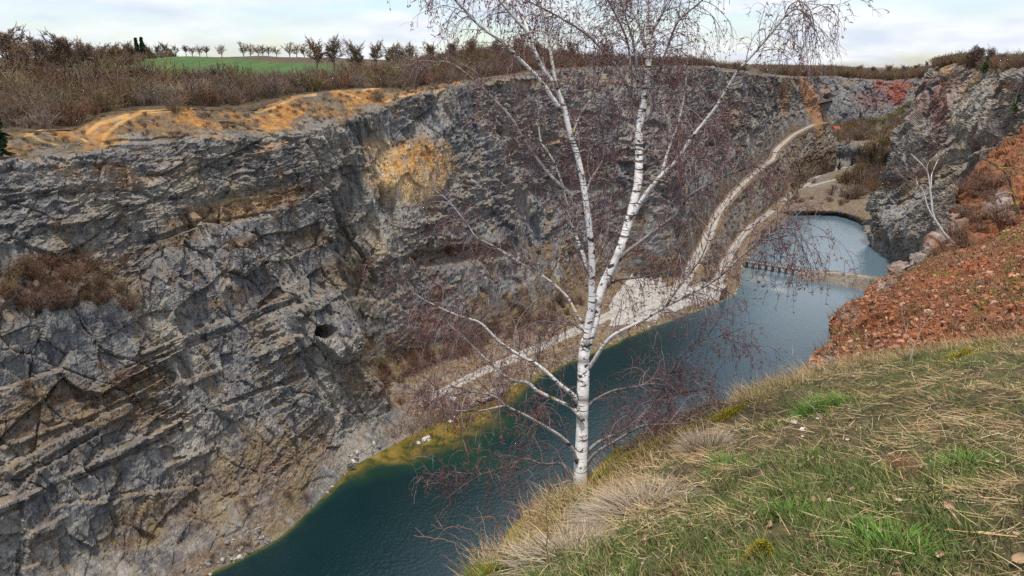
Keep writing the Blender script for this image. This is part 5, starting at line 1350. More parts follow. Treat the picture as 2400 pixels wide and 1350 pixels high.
S_ = [
 ([(1242, 90), (1229, 50), (1217, 21), (1210, 0), (1200, -70), (1205, -180)], -.4, -.1, 9, 4, .9, .4),
 ([(1318, 262), (1300, 237), (1275, 200), (1254, 175), (1225, 146), (1192, 112), (1167, 92), (1121, 58), (1087, 21), (1067, 0), (1030, -60), (985, -80)], -.3, -.9, 12, 4, .9, .25),
 ([(1306, 208), (1296, 158), (1290, 117), (1283, 75), (1271, 33), (1262, 0), (1255, -100)], -.35, .1, 10, 5, .5, .3),
 ([(1366, 500), (1358, 480), (1333, 450), (1300, 421), (1267, 383), (1233, 333), (1200, 279), (1167, 242), (1133, 208), (1100, 179), (1067, 154), (1033, 144), (990, 160)], -.1, .7, 11, 4, .35, .15),
 ([(1380, 640), (1368, 600), (1352, 558), (1333, 500), (1317, 429), (1300, 383), (1280, 350), (1267, 329), (1262, 270), (1265, 220)], 0, .6, 11, 4, .85, .5),
 ([(1512, 110), (1500, 62), (1483, 25), (1475, 0), (1460, -100)], .2, .4, 10, 5, .9, .5),
 ([(1521, 100), (1531, 70), (1545, 45), (1558, 10), (1570, -90)], .2, 0, 9, 5, .9, .5),
 ([(1500, 238), (1494, 183), (1490, 133), (1480, 83), (1462, 25), (1450, -40)], .1, -.3, 8, 4, .7, .3),
 ([(1497, 318), (1481, 250), (1477, 217), (1458, 175), (1437, 146), (1396, 100), (1367, 75), (1321, 46), (1275, 21), (1230, 0)], .1, .5, 10, 4, .2, .1),
 ([(1479, 225), (1481, 180), (1473, 110), (1462, 75), (1442, 33), (1425, 0), (1405, -60)], .1, -.3, 7, 4, .35, .2),
 ([(1498, 318), (1510, 290), (1525, 267), (1542, 208), (1550, 154), (1567, 104), (1587, 54), (1617, 25), (1646, 0), (1680, -50)], .1, -.2, 8, 4, .2, .1),
 ([(1478, 520), (1498, 480), (1521, 446), (1550, 412), (1583, 379), (1617, 329), (1650, 287), (1679, 250), (1704, 208), (1729, 167), (1767, 125), (1804, 83), (1842, 37), (1865, 22), (1888, 30), (1905, 60)], .1, -.9, 13, 3, 1, .35),
 ([(1838, 42), (1850, 15), (1872, 3), (1892, 14), (1905, 42), (1910, 80)], -.85, -1., 4, 2, .2, .1),
 ([(1550, 408), (1567, 350), (1583, 308), (1600, 246), (1608, 187), (1612, 130)], -.1, .3, 8, 3.5, .9, .3),
 ([(1448, 612), (1470, 590), (1500, 567), (1553, 527), (1583, 504), (1600, 480), (1612, 462), (1642, 442), (1683, 421), (1721, 404), (1770, 392), (1810, 400)], .05, -.6, 11, 3, .3, .1),
 ([(1607, 470), (1610, 430), (1600, 390), (1590, 350), (1596, 300)], -.25, -.2, 6, 3, .2, .1),
 ([(1351, 950), (1345, 928), (1315, 904), (1263, 858), (1211, 829), (1170, 801), (1128, 759), (1100, 748), (1076, 741), (1024, 718), (975, 690), (940, 650)], 0, -.7, 12, 3, 1, .25),
 ([(1366, 985), (1341, 956), (1304, 938), (1258, 915), (1237, 897), (1195, 889), (1159, 858), (1123, 827), (1076, 780), (1030, 748), (980, 735)], -.1, .8, 12, 3, .5, .15),
 ([(1240, 900), (1247, 870), (1262, 840), (1266, 800), (1258, 770)], .35, .5, 6, 3, .1, .1),
 ([(1352, 1085), (1340, 1050), (1315, 1024), (1278, 1000), (1232, 974), (1185, 951), (1159, 930), (1105, 918), (1050, 925), (1000, 915)], -.05, -.9, 11, 3, .55, .2),
 ([(1185, 951), (1160, 955), (1130, 962), (1060, 962), (1010, 945), (955, 920)], -.55, -.7, 6, 2.5, .6, .2),
 ([(1384, 790), (1361, 770), (1330, 752), (1290, 757), (1240, 750)], 0, .4, 7, 3, .1, .1),
 ([(1386, 775), (1356, 744), (1330, 697), (1284, 655), (1232, 624), (1190, 598), (1159, 578), (1118, 557), (1092, 521), (1050, 470), (1010, 440)], .05, .9, 9, 3, .6, .25),
 ([(1350, 1140), (1330, 1105), (1315, 1086), (1270, 1088), (1232, 1075), (1180, 1096), (1120, 1112), (1060, 1108), (1020, 1130)], 0, .5, 8, 2.5, .1, .05),
 ([(1350, 1150), (1335, 1128), (1315, 1134), (1292, 1142), (1275, 1165), (1240, 1190), (1215, 1200)], -.05, -.3, 9, 3, .2, .05),
 ([(1366, 970), (1382, 948), (1398, 935), (1439, 915), (1500, 904), (1545, 880), (1600, 868)], 0, .6, 8, 3, .15, .1),
 ([(1368, 1072), (1398, 1039), (1460, 1008), (1500, 982), (1531, 945), (1567, 927), (1620, 918), (1680, 905)], 0, .7, 9, 3, .2, .1),
 ([(1372, 1092), (1398, 1060), (1450, 1029), (1500, 1000), (1552, 995), (1604, 992), (1650, 985)], 0, -.3, 9, 3.5, .2, .1),
 ([(1375, 870), (1392, 845), (1411, 816), (1439, 785), (1500, 754), (1562, 717), (1624, 686), (1687, 648), (1740, 598), (1784, 560), (1830, 535), (1870, 540), (1895, 575)], 0, -.9, 11, 2.5, .75, .15),
 ([(1560, 718), (1600, 660), (1640, 610), (1660, 560), (1668, 520)], -.4, -.3, 6, 3, .2, .1),
 ([(1740, 600), (1790, 560), (1840, 545), (1880, 560), (1905, 600)], -.65, -.8, 4, 2, .15, .1),
 ([(1500, 985), (1560, 900), (1590, 840), (1640, 800), (1700, 790), (1745, 815)], .5, .6, 6, 2.5, .15, .1),
 ([(1405, 690), (1440, 660), (1500, 650), (1560, 640), (1610, 655)], .05, .5, 7, 3, .15, .1),
 ([(1497, 420), (1520, 400), (1540, 380), (1600, 330), (1640, 300), (1700, 290)], .1, .8, 7, 3, .2, .1),
 ([(1387, 640), (1420, 560), (1430, 480), (1440, 400), (1436, 330)], 0, .6, 7, 3, .3, .15),
 ([(1371, 460), (1385, 420), (1410, 380), (1420, 330), (1440, 270)], -.2, .3, 7, 3, .25, .1),
 ([(1340, 320), (1360, 270), (1385, 230), (1395, 180), (1390, 120)], -.3, .1, 6, 3, .25, .1),
]
for L, a, b, w0, w1, wh, wh1 in S_:
    limb('limb', L, TB0+a, TB0+b, w0, w1, wh, wh1, 7, 1.0, .55)
# hanging red twigs and catkins
TW, CK = Tubes(), Tubes()
def twig(p, d, L, r0, r1, droop, n=6, shade=1., kink=.16):
    pts = [p]; d = nrm(d); st = L/(n-1)
    for k in range(n-1):
        d = nrm(d+np.array([0, 0, -droop*(k+1)/n])+g.normal(0, kink, 3)); pts.append(pts[-1]+d*st)
    pts = np.array(pts); c = np.array([.115, .068, .064])*g.uniform(.6, 1.5)*shade
    if g.random() < .3: c = np.array([.27, .215, .215])*g.uniform(.8, 1.2)
    TW.add(pts, np.linspace(r0, r1, n), 3, c); return pts
def catkins(p, d):
    for _ in range(g.integers(2, 4)):
        q = nrm(d*.25+g.normal(0, .5, 3)+np.array([0, 0, -.45])); L = g.uniform(.018, .036); c = np.array([.17, .060, .052])*g.uniform(.6, 1.5)
        CK.add([p, p+q*L*.3, p+q*L*.75, p+q*L], [.0012, .0030, .0030, .001], 4, c)
for p, r, dens in LIMBS:
    seg = np.concatenate([[0], np.cumsum(np.linalg.norm(np.diff(p, axis=0), axis=1))]); Lt = seg[-1]
    ns = int(Lt*21*dens)+4
    for k in range(ns):
        f = g.uniform(.10, 1)**.85; i = min(len(p)-2, int(f*(len(p)-1))); tg = nrm(p[i+1]-p[i])
        pr = g.normal(0, 1, 3); pr -= tg*(pr@tg); pr = nrm(pr)
        d = nrm(tg*g.uniform(.3, 1.)+pr*g.uniform(.5, 1.)+np.array([0, 0, .18]))
        L = g.uniform(.25, .72)*(1.05-.3*f)
        pts = twig(p[i], d, L, min(.0042, r[i]*.7), .0016, g.uniform(.15, .6), 8, 1., .17)
        for j in range(g.integers(4, 8)):
            q = pts[g.integers(2, 8)]; d2 = nrm((pts[-1]-pts[0])*.7/L+g.normal(0, .65, 3)+np.array([0, 0, -.15]))
            p2 = twig(q, d2, g.uniform(.10, .30), .0019, .0011, g.uniform(.5, 1.6), 6, 1.1)
            if g.random() < .55: catkins(p2[-1], p2[-1]-p2[-2])
            if g.random() < .35: catkins(p2[3], p2[3]-p2[2])
            for _ in range(g.integers(0, 3)):
                p3 = twig(p2[g.integers(2, 5)], nrm(d2+g.normal(0, .8, 3)), g.uniform(.05, .14), .0014, .001, .6, 4, 1.15)
                if g.random() < .4: catkins(p3[-1], p3[-1]-p3[-2])
tw = TW.build('twigs', M['acol'], birch); tw['kind'] = 'stuff'
ck = CK.build('catkins', M['acol'], birch); ck['kind'] = 'stuff'
print('twig faces', len(tw.data.polygons), len(ck.data.polygons))

# the young birch leaning out of the rocky spur
def mini_tree(name, label, t, trunk, limbs, mats, tw_n, rad, group=None, twlen=.5):
    b = P(*trunk[0], t); rt = empty(name, tuple(b), label, 'tree', group)
    def path(L): return smooth_path(np.array([P(u, v, t) for u, v in L]), 14)-b
    tp = path(trunk); tp += g.normal(0, .02, tp.shape); T = Tubes(); T.add(tp, np.linspace(rad, rad*.35, 14), 7, None); T.build('trunk', M[mats[0]], rt)
    X = Tubes(); src = [tp]
    for L in limbs:
        q = path(L)+np.linspace(0, 1, 14)[:, None]*g.normal(0, .5, 3)*np.array([.3, 1, .3]); Y = Tubes(); Y.add(q, np.linspace(rad*.55, rad*.16, 14), 5); Y.build('limb', M[mats[0]], rt); src.append(q)
    for q in src:
        for k in range(tw_n):
            i = g.integers(4, 14); d = nrm(q[min(13, i+1)]-q[i-1]+g.normal(0, .7, 3)*.4); d = nrm(d+g.normal(0, .5, 3)); L = g.uniform(.4, 1.1)*twlen
            e = q[i]+d*L; X.add([q[i], q[i]+d*L*.5+g.normal(0, .04, 3), e], [rad*.16, rad*.11, rad*.06], 3)
            for _ in range(4):
                s_ = q[i]+d*L*g.uniform(.3, 1); d2 = nrm(d+g.normal(0, .7, 3)); X.add([s_, s_+d2*L*.22, s_+d2*L*.42], [rad*.09, rad*.07, rad*.04], 3)
    X.build('twigs', M[mats[1]], rt)
    return rt
mini_tree('birch_sapling', 'thin white leaning birch rooted on the orange rocks of the spur', 38, [(2235, 570), (2212, 548), (2195, 520), (2184, 495), (2182, 460), (2178, 425), (2172, 400), (2150, 372), (2136, 362)],
          [[(2186, 508), (2176, 485), (2170, 455), (2160, 435), (2142, 418)], [(2183, 440), (2188, 415), (2205, 390), (2215, 380)], [(2172, 400), (2170, 380), (2160, 365)], [(2150, 432), (2153, 418), (2160, 412)]], ('palebark', 'rust_brush'), 12, .075, None, 1.1)
mini_tree('bare_tree', 'twisted lichen-crusted bare bush with arching yellow branches above the scree', 24, [(2385, 500), (2378, 470), (2370, 430), (2350, 400), (2325, 382), (2300, 370)],
          [[(2378, 480), (2360, 455), (2330, 448), (2300, 452), (2275, 468)], [(2372, 440), (2362, 420), (2345, 405)], [(2398, 470), (2388, 430), (2380, 400), (2395, 370)], [(2340, 395), (2350, 375), (2362, 362)], [(2380, 410), (2350, 400), (2330, 402)]], ('lichenbark', 'rust_brush'), 9, .055, None, .8)
# ------------------------------------------------------------------ turf: living blades, matted straw, litter
g = np.random.default_rng(5)
nj = FG.shape[1]; J0, J1 = 4+14, 4+20+60+70+9
def blades(p, d, L, w, bend, c0, c1):
    """curved tapering blades: 6 rows of numbers per blade"""
    n = len(p); d = d/np.linalg.norm(d, axis=1, keepdims=True)
    view = p-EYE; view /= np.linalg.norm(view, axis=1, keepdims=True)
    sd = np.cross(d, view)+g.normal(0, .5, (n, 3)); sd -= d*(sd*d).sum(1, keepdims=True); sd /= np.linalg.norm(sd, axis=1, keepdims=True)
    q1 = p+d*(L*.4)[:, None]+bend*.25; q2 = p+d*(L*.75)[:, None]+bend*.65; q3 = p+d*L[:, None]+bend*1.2
    h = sd*(w/2)[:, None]
    V = np.stack([p-h, p+h, q1-h*.85, q1+h*.85, q2-h*.55, q2+h*.55, q3], 1)
    b = (np.arange(n)*7)[:, None]
    F = np.concatenate([b+np.array([0, 1, 3, 2]), b+np.array([2, 3, 5, 4])]); F3 = b+np.array([4, 5, 6])
    k = np.array([0, 0, .4, .4, .75, .75, 1.])[None, :, None]
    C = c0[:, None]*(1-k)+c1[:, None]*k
    return V.reshape(-1, 3), F, F3, C.reshape(-1, 3)
class Blades:
    def __init__(s): s.V = []; s.F = []; s.F3 = []; s.C = []; s.n = 0
    def add(s, *a):
        V, F, F3, C = blades(*a); s.V.append(V); s.F.append(F+s.n); s.F3.append(F3+s.n); s.C.append(C); s.n += len(V)
    def build(s, name, parent=None, off=None):
        V = np.concatenate(s.V); V = V if off is None else V-off
        return mesh_np(name, V, np.concatenate(s.F), M['acol'], parent, None, {'col': np.concatenate(s.C)}, np.concatenate(s.F3))
DS = np.array([-.62, .70, -.35])                    # the way the straw lies: down towards the edge
GR = Blades(); ST = Blades()
def grass_col(n, dry):
    a = np.array([[.105, .155, .03], [.135, .19, .04], [.065, .11, .025], [.20, .21, .07]])[g.integers(0, 4, n)]
    b = np.array([[.42, .33, .20], [.34, .26, .155], [.52, .44, .30], [.27, .185, .12], [.44, .31, .17]])[g.integers(0, 5, n)]
    b = b*np.array([1.06, .98, .84])
    return np.where(dry[:, None], b, a)*g.uniform(.65, 1.25, (n, 1))
def zone(p):
    u, v = project(p)
    z = .22+vnoise(p/.55, 61)*.55+vnoise(p/.20, 62)*.45+vnoise(p/1.6, 63)*.5
    z = z+.35*np.exp(-((u-1930)/330)**2-((v-1150)/170)**2)
    for cx, cy, rx, ry, k in [(1520, 1120, 130, 90, -1.2), (1650, 1030, 70, 60, -1.3), (1350, 1250, 120, 70, -1.0), (2250, 1000, 170, 40, -1.0), (2120, 1095, 70, 40, -1.2), (1900, 1250, 200, 40, -.5), (2150, 900, 200, 30, -.4), (2350, 1200, 90, 60, -.4), (1900, 960, 150, 40, .5), (1800, 1110, 140, 60, .5), (2130, 1290, 200, 60, .5), (1420, 1330, 120, 60, .2), (2280, 850, 150, 24, .4)]:
        z = z+k*np.exp(-((u-cx)/rx)**2-((v-cy)/ry)**2)
    return z
# living grass
p, ii, jj = pick_grid(FG, 200000, 34, FG.shape[0]-40, J0, J1, 1.5)
z = zone(p); um, vm = project(p); mo = (um > 1340) & (um < 1740) & (vm < 1140-(um-1350)*.47)
keep = (g.random(len(p)) < np.clip(.30+.8*z, .08, .9)*np.clip(.35+1.6*(vnoise(p/.14, 83)+.4), .1, 1)) & ~mo; p = p[keep]; n = len(p)
d = np.array([-.12, .05, 1.])+g.normal(0, .45, (n, 3)); L = g.uniform(.018, .062, n)*(1+.3*np.clip(zone(p), 0, 1)); w = g.uniform(.0022, .0042, n)+.0002*np.linalg.norm(p-EYE, axis=1)
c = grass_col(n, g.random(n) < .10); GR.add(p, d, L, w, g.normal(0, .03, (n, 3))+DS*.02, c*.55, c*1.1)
# straw lying over
p, ii, jj = pick_grid(FG, 128000, 34, FG.shape[0]-40, J0, J1, 1.5)
z = zone(p); um, vm = project(p); mo = (um > 1340) & (um < 1740) & (vm < 1140-(um-1350)*.47)
keep = (g.random(len(p)) < np.clip(.46-.55*z, .09, 1)*np.clip(.35+1.6*(vnoise(p/.32, 81)+.45), .08, 1)) & ~(mo & (g.random(len(p)) < .85)); p = p[keep]; n = len(p)
rot = vnoise(p/.45, 71)*1.6+g.normal(0, .8, n); cr, sr = np.cos(rot), np.sin(rot)
d = np.stack([DS[0]*cr-DS[1]*sr, DS[0]*sr+DS[1]*cr, np.full(n, -.28)+g.normal(.14, .16, n)], 1)
L = .045+.18*g.random(n)**1.9; w = g.uniform(.0018, .0042, n)+.0002*np.linalg.norm(p-EYE, axis=1)
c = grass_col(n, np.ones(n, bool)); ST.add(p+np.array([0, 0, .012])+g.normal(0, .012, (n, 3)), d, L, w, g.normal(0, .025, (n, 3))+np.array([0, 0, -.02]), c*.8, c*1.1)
# dry standing fringe along the edge
p, ii, jj = pick_grid(FG, 9000, 34, FG.shape[0]-60, 4+20+60+46, J1, .5)
um, vm = project(p); keep = ~(((um > 1350) & (um < 1720) & (vm < 1130-(um-1350)*.45) & (g.random(len(p)) < .85))); p = p[keep]
n = len(p); d = np.array([-.25, .2, .9])+g.normal(0, .4, (n, 3)); L = g.uniform(.08, .28, n); w = g.uniform(.003, .005, n)
c = grass_col(n, g.random(n) < .9); ST.add(p, d, L, w, g.normal(0, .05, (n, 3))+np.array([-.02, .02, -.04]), c*.75, c*1.1)
SG = Blades()
p, ii, jj = pick_grid(RS, 260, 30, RS.shape[0]-20, 12, 8+50+70+80-4, .6)
for q in p:
    n = int(g.integers(8, 26)); s_ = .06+.004*np.linalg.norm(q-EYE); c = np.array([[.36, .27, .16], [.27, .19, .11], [.20, .12, .07], [.24, .22, .07]])[g.integers(0, 4)]*g.uniform(.7, 1.2, (n, 1))
    SG.add(np.tile(q, (n, 1))+g.normal(0, s_*.4, (n, 3))*np.array([1, 1, .2]), np.array([-.25, -.1, .8])+g.normal(0, .5, (n, 3)), g.uniform(.6, 1.6, n)*s_*1.6, g.uniform(.006, .012, n), g.normal(0, s_*.2, (n, 3)), c*.6, c)
sg = SG.build('scree_grass'); tag(sg, 'sparse dry wisps of grass rooted among the red scree stones', 'grass', kind='stuff')
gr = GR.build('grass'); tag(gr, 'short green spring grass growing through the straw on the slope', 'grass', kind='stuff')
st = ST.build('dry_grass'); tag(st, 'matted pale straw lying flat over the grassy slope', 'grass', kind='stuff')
print('blades', GR.n//7, ST.n//7)
def foot(u, v):
    r = ray(u, v); h = FG_BVH.ray_cast(Vector(EYE), Vector(r)); return np.array(h[0]) if h[0] else P(u, v, 6)
def tussock(u, v, n, rx, h, cols, label, name='grass_tussock', lean=(0, 0, 1), spread=.5, cat='grass tuft', fall=.05, w=(.003, .005)):
    b = foot(u, v); B_ = Blades(); th = g.uniform(0, 6.28, n); r = np.sqrt(g.random(n))*rx
    p = np.stack([np.cos(th)*r, np.sin(th)*r, np.zeros(n)], 1)+b
    for k in range(n):
        hit = FG_BVH.ray_cast(Vector((p[k, 0], p[k, 1], b[2]+1)), Vector((0, 0, -1)))
        p[k, 2] = hit[0].z-.01 if hit[0] and abs(hit[0].z-b[2]) < .5 else b[2]
    d = np.array(lean)+np.stack([np.cos(th)*r/rx*spread, np.sin(th)*r/rx*spread, np.zeros(n)], 1)+g.normal(0, .36, (n, 3))
    c = np.array(cols)[g.integers(0, len(cols), n)]*g.uniform(.7, 1.2, (n, 1))
    out = np.stack([np.cos(th), np.sin(th), -.8*np.ones(n)], 1)
    B_.add(p, d, g.uniform(.25, 1, n)*h, g.uniform(*w, n), out*fall*g.uniform(.3, 1.5, (n, 1)), c*.6, c*1.1)
    o = B_.build(name, None, b); o.location = tuple(b); tag(o, label, cat); return o
GREEN = [[.11, .24, .03], [.15, .29, .04], [.09, .19, .03]]; DRY = [[.42, .34, .24], [.34, .27, .19], [.52, .45, .34], [.40, .29, .20], [.28, .20, .14]]
tussock(1922, 962, 900, .15, .20, GREEN, 'bright green grass tussock standing alone near the middle of the slope', spread=.8)
tussock(1700, 1095, 350, .12, .16, GREEN, 'bright green tuft behind the left dry tussock')
tussock(1855, 1215, 240, .09, .14, GREEN, 'small bright green tuft in the straw at the middle of the slope')
tussock(2090, 1290, 420, .14, .16, GREEN, 'wide fresh green tuft low on the slope right of the moss clump')
tussock(2265, 1090, 320, .12, .14, GREEN, 'dark green tuft right of the bare red patch')
tussock(1655, 1060, 1100, .15, .32, DRY, 'tall bleached dry tussock on the edge, right of the birch', lean=(-.1, .05, 1), spread=.45, fall=.08, w=(.002, .0042))
tussock(1500, 1190, 1700, .30, .27, DRY, 'broad drooping dry tussock on the edge just right of the birch base', lean=(-.35, .15, .6), spread=.9, fall=.16, w=(.002, .0042))
tussock(1330, 1310, 900, .26, .26, DRY, 'dry tussock at the lower left end of the grassy edge', lean=(-.3, .1, .8), spread=.6, fall=.12, w=(.003, .005))
tussock(1405, 1200, 500, .14, .16, DRY, 'dry grass tuft wrapped round the birch base', lean=(-.2, -.1, .9), spread=.5, fall=.08)
# single tall dry stalks
def stalk(pts, t, w0, w1, col, label, name='dry_stalk', group=None, cat='stalk', branches=0):
    b = P(*pts[0], t); q = smooth_path(np.array([P(u, v, t-.05*k) for k, (u, v) in enumerate(pts)]), 12)-b; q += g.normal(0, .004, q.shape)
    T = Tubes(); T.add(q, np.linspace(w0, w1, 12), 5, np.array(col)*g.uniform(.85, 1.15))
    for _ in range(branches):
        i = g.integers(5, 11); d = nrm(q[-1]-q[0]+g.normal(0, .5, 3)*np.linalg.norm(q[-1])); L = np.linalg.norm(q[-1])*g.uniform(.12, .3); T.add([q[i], q[i]+d*L*.5, q[i]+d*L], [w1*1.1, w1, w1*.6], 4, np.array(col))
    o = T.build(name, M['acol']); o.location = tuple(b); tag(o, label, cat, group); return o
SC = (.46, .37, .25); RC_ = (.30, .17, .13)
def tt(u, v): return float(np.linalg.norm(foot(u, v)-EYE)/np.linalg.norm(ray(u, v)))
for pts, lab, c, w, br in [
 ([(1285, 1330), (1281, 1240), (1284, 1160), (1292, 1090)], 'long straight reddish dry stalk rising left of the birch base', RC_, .0045, 1),
 ([(1246, 1240), (1238, 1190), (1228, 1150), (1220, 1125)], 'leaning reddish stalk against the dark water, left of the birch', RC_, .004, 0),
 ([(1152, 1330), (1138, 1250), (1128, 1205), (1116, 1185)], 'thin pale stalk leaning left against the water', SC, .003, 0),
 ([(1750, 1070), (1762, 1010), (1772, 940)], 'upright tan stalk right of the left dry tussock', (.42, .27, .17), .004, 0),
 ([(1720, 1080), (1712, 1035), (1698, 985)], 'pale curved stalk at the right side of the left dry tussock', SC, .004, 0),
 ([(2140, 855), (2130, 800), (2120, 760), (2111, 715)], 'tall white stalk before the red scree, the left one of a crossing pair', (.55, .48, .40), .005, 1),
 ([(2132, 850), (2150, 790), (2168, 760), (2185, 735)], 'tall white stalk before the red scree, the right one of a crossing pair', (.55, .48, .40), .005, 1),
 ([(2000, 905), (1960, 850), (1930, 810), (1908, 770)], 'long grey stalk leaning left over the lake', (.44, .39, .34), .004, 0),
 ([(1925, 980), (1900, 950), (1860, 920)], 'grey stalk lying beside the bright green tussock', (.44, .39, .34), .004, 0),
 ([(1850, 1180), (1830, 1140), (1812, 1105), (1808, 1085)], 'upright pair-headed straw in the middle of the slope', SC, .004, 2),
 ([(2260, 900), (2272, 860), (2280, 825)], 'slender pale stalk right of the scree', SC, .004, 0),
 ([(1856, 880), (1852, 840), (1868, 815)], 'thin grey stalk over the water beside the scree', (.40, .37, .33), .003, 1),
]:
    stalk(pts, tt(*pts[0])-.05, w, w*.45, c, lab, branches=br)
# reddish bramble canes hanging out at the lower left
t0 = 4.5
bb = P(1215, 1345, t0); br = empty('bramble', tuple(bb), 'reddish bare bramble canes reaching out over the water at the lower left edge', 'bramble')
for L, w in [([(1220, 1348), (1190, 1310), (1160, 1292), (1130, 1290), (1100, 1294), (1075, 1282), (1055, 1268), (1020, 1262), (969, 1254)], .006), ([(1160, 1292), (1120, 1285), (1080, 1265), (1045, 1245), (1010, 1228)], .0045), ([(1145, 1278), (1115, 1250), (1090, 1236), (1060, 1232), (1030, 1255), (1012, 1270)], .004),
             ([(1280, 1345), (1285, 1325), (1300, 1300), (1308, 1270), (1335, 1240)], .005), ([(1100, 1346), (1065, 1320), (1027, 1291)], .003), ([(1180, 1300), (1150, 1270), (1120, 1230), (1100, 1213)], .003), ([(1205, 1300), (1185, 1265), (1165, 1225), (1150, 1210), (1135, 1216)], .006)]:
    q = smooth_path(np.array([P(u, v, t0-.02*k) for k, (u, v) in enumerate(L)]), 26)-bb; q += g.normal(0, .005, q.shape)
    T = Tubes(); c = np.array([.20, .12, .10]) if L[0][0] != 1205 else np.array([.26, .12, .06]); w *= .8; T.add(q, np.linspace(w, w*.5, 26), 5, c)
    for _ in range(5):
        i = g.integers(8, 25); d = nrm(g.normal(0, 1, 3)+np.array([-.4, 0, .2])); T.add([q[i], q[i]+d*.05, q[i]+d*.10], [w*.45, w*.35, w*.2], 4, c)
    T.build('cane', M['acol'], br)
# moss clump, pale stones, dead leaves
def mound(u, v, rx, h, n, cols, label, name, cat, cone=False):
    b = foot(u, v); V = []; F = []; C = []
    th = g.uniform(0, 6.28, n); r = np.sqrt(g.random(n)); px_, py_ = np.cos(th)*r*rx, np.sin(th)*r*rx*.8; pz_ = h*(1-r**2)*g.uniform(.6, 1.05, n)-.005
    P_ = np.stack([px_, py_, pz_], 1); nrm_ = np.stack([np.cos(th)*r*.9, np.sin(th)*r*.9, np.full(n, .8)], 1)+g.normal(0, .35, (n, 3))
    B_ = Blades(); c = np.array(cols)[g.integers(0, len(cols), n)]*g.uniform(.6, 1.2, (n, 1))
    B_.add(P_+b, nrm_, g.uniform(.010, .024, n), g.uniform(.003, .006, n), g.normal(0, .004, (n, 3)), c*.4, c*1.15)
    o = B_.build(name, None, b); o.location = tuple(b); tag(o, label, cat); return o
MOSS = [[.42, .33, .02], [.32, .27, .03], [.50, .40, .04], [.24, .19, .02]]
mound(1783, 1312, .062, .095, 3400, MOSS, 'round yellow-green moss clump on the straw at the bottom', 'moss_clump', 'moss')
MS = Blades()
for cx, cy, rx, ry, n in [(1430, 1108, 80, 14, 9000), (1560, 1040, 60, 12, 4500), (1700, 975, 36, 8, 1800), (1275, 1245, 40, 16, 3000), (1150, 1330, 40, 14, 2000), (2270, 822, 60, 6, 1200), (1620, 1010, 30, 10, 1500)]:
    U = g.normal(cx, rx*.6, n); Vv = cy-(U-cx)*.52+g.normal(0, ry*.55, n)
    pts = [foot(a, b) for a, b in zip(U, Vv) if FG_BVH.ray_cast(Vector(EYE), Vector(ray(a, b)))[0]]
    if not pts: continue
    pts = np.array(pts); m = len(pts); c = np.array(MOSS)[g.integers(0, 4, m)]*g.uniform(.6, 1.2, (m, 1))
    MS.add(pts, np.array([-.2, 0, 1.])+g.normal(0, .4, (m, 3)), g.uniform(.015, .04, m), g.uniform(.005, .010, m), g.normal(0, .005, (m, 3)), c*.45, c*1.1)
o = MS.build('moss'); tag(o, 'yellow moss along the crumbling edge of the slope', 'moss', kind='stuff')
for k, (u, v, r, lab) in enumerate([(1862, 992, .026, 'larger white stone of the pair below the green tussock'), (1880, 1008, .020, 'smaller white stone of the pair below the green tussock'), (1916, 984, .012, 'pale pink pebble just right of the two white stones'), (1985, 1033, .012, 'pale flat stone in the straw right of the two white stones'),
                                    (1880, 1026, .010, 'small grey pebble just below the two white stones')]):
    b = foot(u, v); rock_thing('stone', (b[0], b[1], b[2]+.012), r, k+31, M['stone_s'], lab, .6, None, 'stone')
LV = []; LF = []; LC = []; ln = 0
p, ii, jj = pick_grid(FG, 420, 34, FG.shape[0]-60, J0, 4+20+60+60, 1.3)
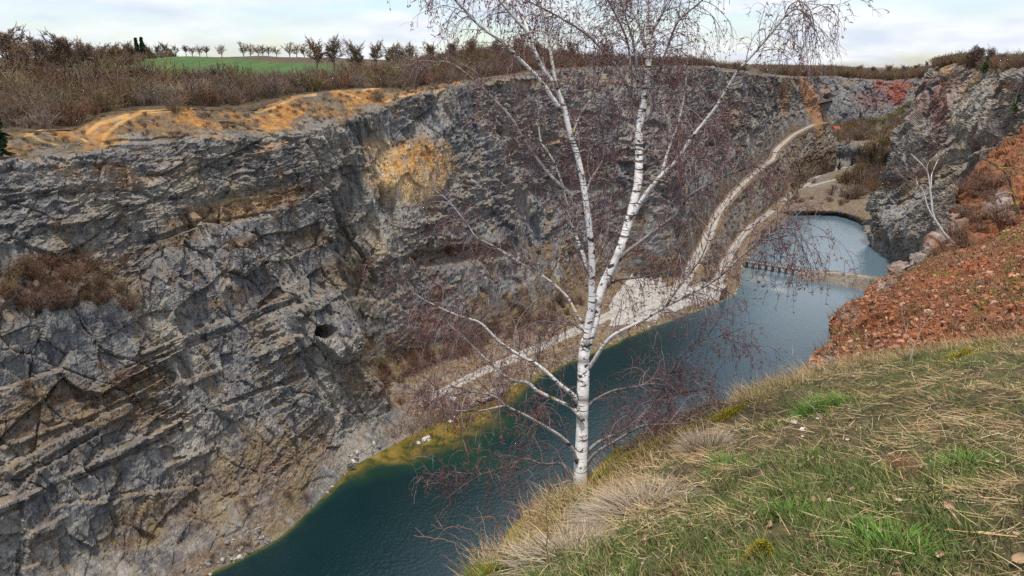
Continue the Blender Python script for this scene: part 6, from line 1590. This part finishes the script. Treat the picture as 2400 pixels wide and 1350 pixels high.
for q in p:
    s = g.uniform(.010, .024); a = g.uniform(0, 6.28); t = nrm(np.array([math.cos(a), math.sin(a), g.normal(0, .35)])); b_ = nrm(np.cross(t, np.array([g.normal(0, .4), g.normal(0, .4), 1.])))
    up = np.cross(t, b_); q = q+np.array([0, 0, .03])
    pts = [q-t*s, q-t*s*.3+b_*s*.55+up*s*.25, q+t*s*.5+b_*s*.4+up*s*.2, q+t*s, q+t*s*.5-b_*s*.4+up*s*.2, q-t*s*.3-b_*s*.55+up*s*.3, q]
    LV += pts; LF += [[ln, ln+1, ln+6], [ln+1, ln+2, ln+6], [ln+2, ln+3, ln+6], [ln+3, ln+4, ln+6], [ln+4, ln+5, ln+6], [ln+5, ln, ln+6]]; ln += 7
    LC += [np.array([[.36, .25, .16], [.26, .16, .09], [.45, .36, .27], [.18, .10, .06]])[g.integers(0, 4)]]*7
o = mesh_np('leaf_litter', LV, None, M['acol'], None, False, {'col': np.array(LC)}, np.array(LF)); tag(o, 'curled dead leaves scattered through the grass', 'leaves', kind='stuff')
# bigger curled leaves seen one by one
for u, v, s, lab in [(2220, 1195, .045, 'large curled brown leaf on the right of the slope'), (2385, 1325, .05, 'crumpled pale leaf in the bottom right corner'), (1617, 1240, .03, 'pale leaf on the straw below the dry tussock'), (2375, 950, .035, 'small brown leaf near the right edge of the slope'), (2205, 1315, .04, 'tan leaf at the bottom right of the slope'), (1905, 1180, .03, 'dark curled leaf in the middle of the slope')]:
    b = foot(u, v)+np.array([0, 0, .025]); n_ = 9; m_ = 5; Gq = np.zeros((n_, m_, 3)); x = np.linspace(-1, 1, n_); y = np.linspace(-1, 1, m_)
    wd = .55*(1-x**2)**.7+.02
    s *= .7; Gq[..., 0] = x[:, None]*s; Gq[..., 1] = y[None, :]*wd[:, None]*s; Gq[..., 2] = (y[None, :]**2*.5+x[:, None]**2*.3)*s*.6+g.normal(0, s*.04, (n_, m_))
    o = mesh_np('dead_leaf', Gq.reshape(-1, 3), grid_faces(n_, m_), M['acol'], None, True, {'col': np.tile(np.array([[.36, .23, .14]])*g.uniform(.7, 1.4), (n_*m_, 1))})
    o.location = tuple(b); o.rotation_euler = (g.normal(0, .4), g.normal(0, .4), g.uniform(0, 6)); tag(o, lab, 'leaf')
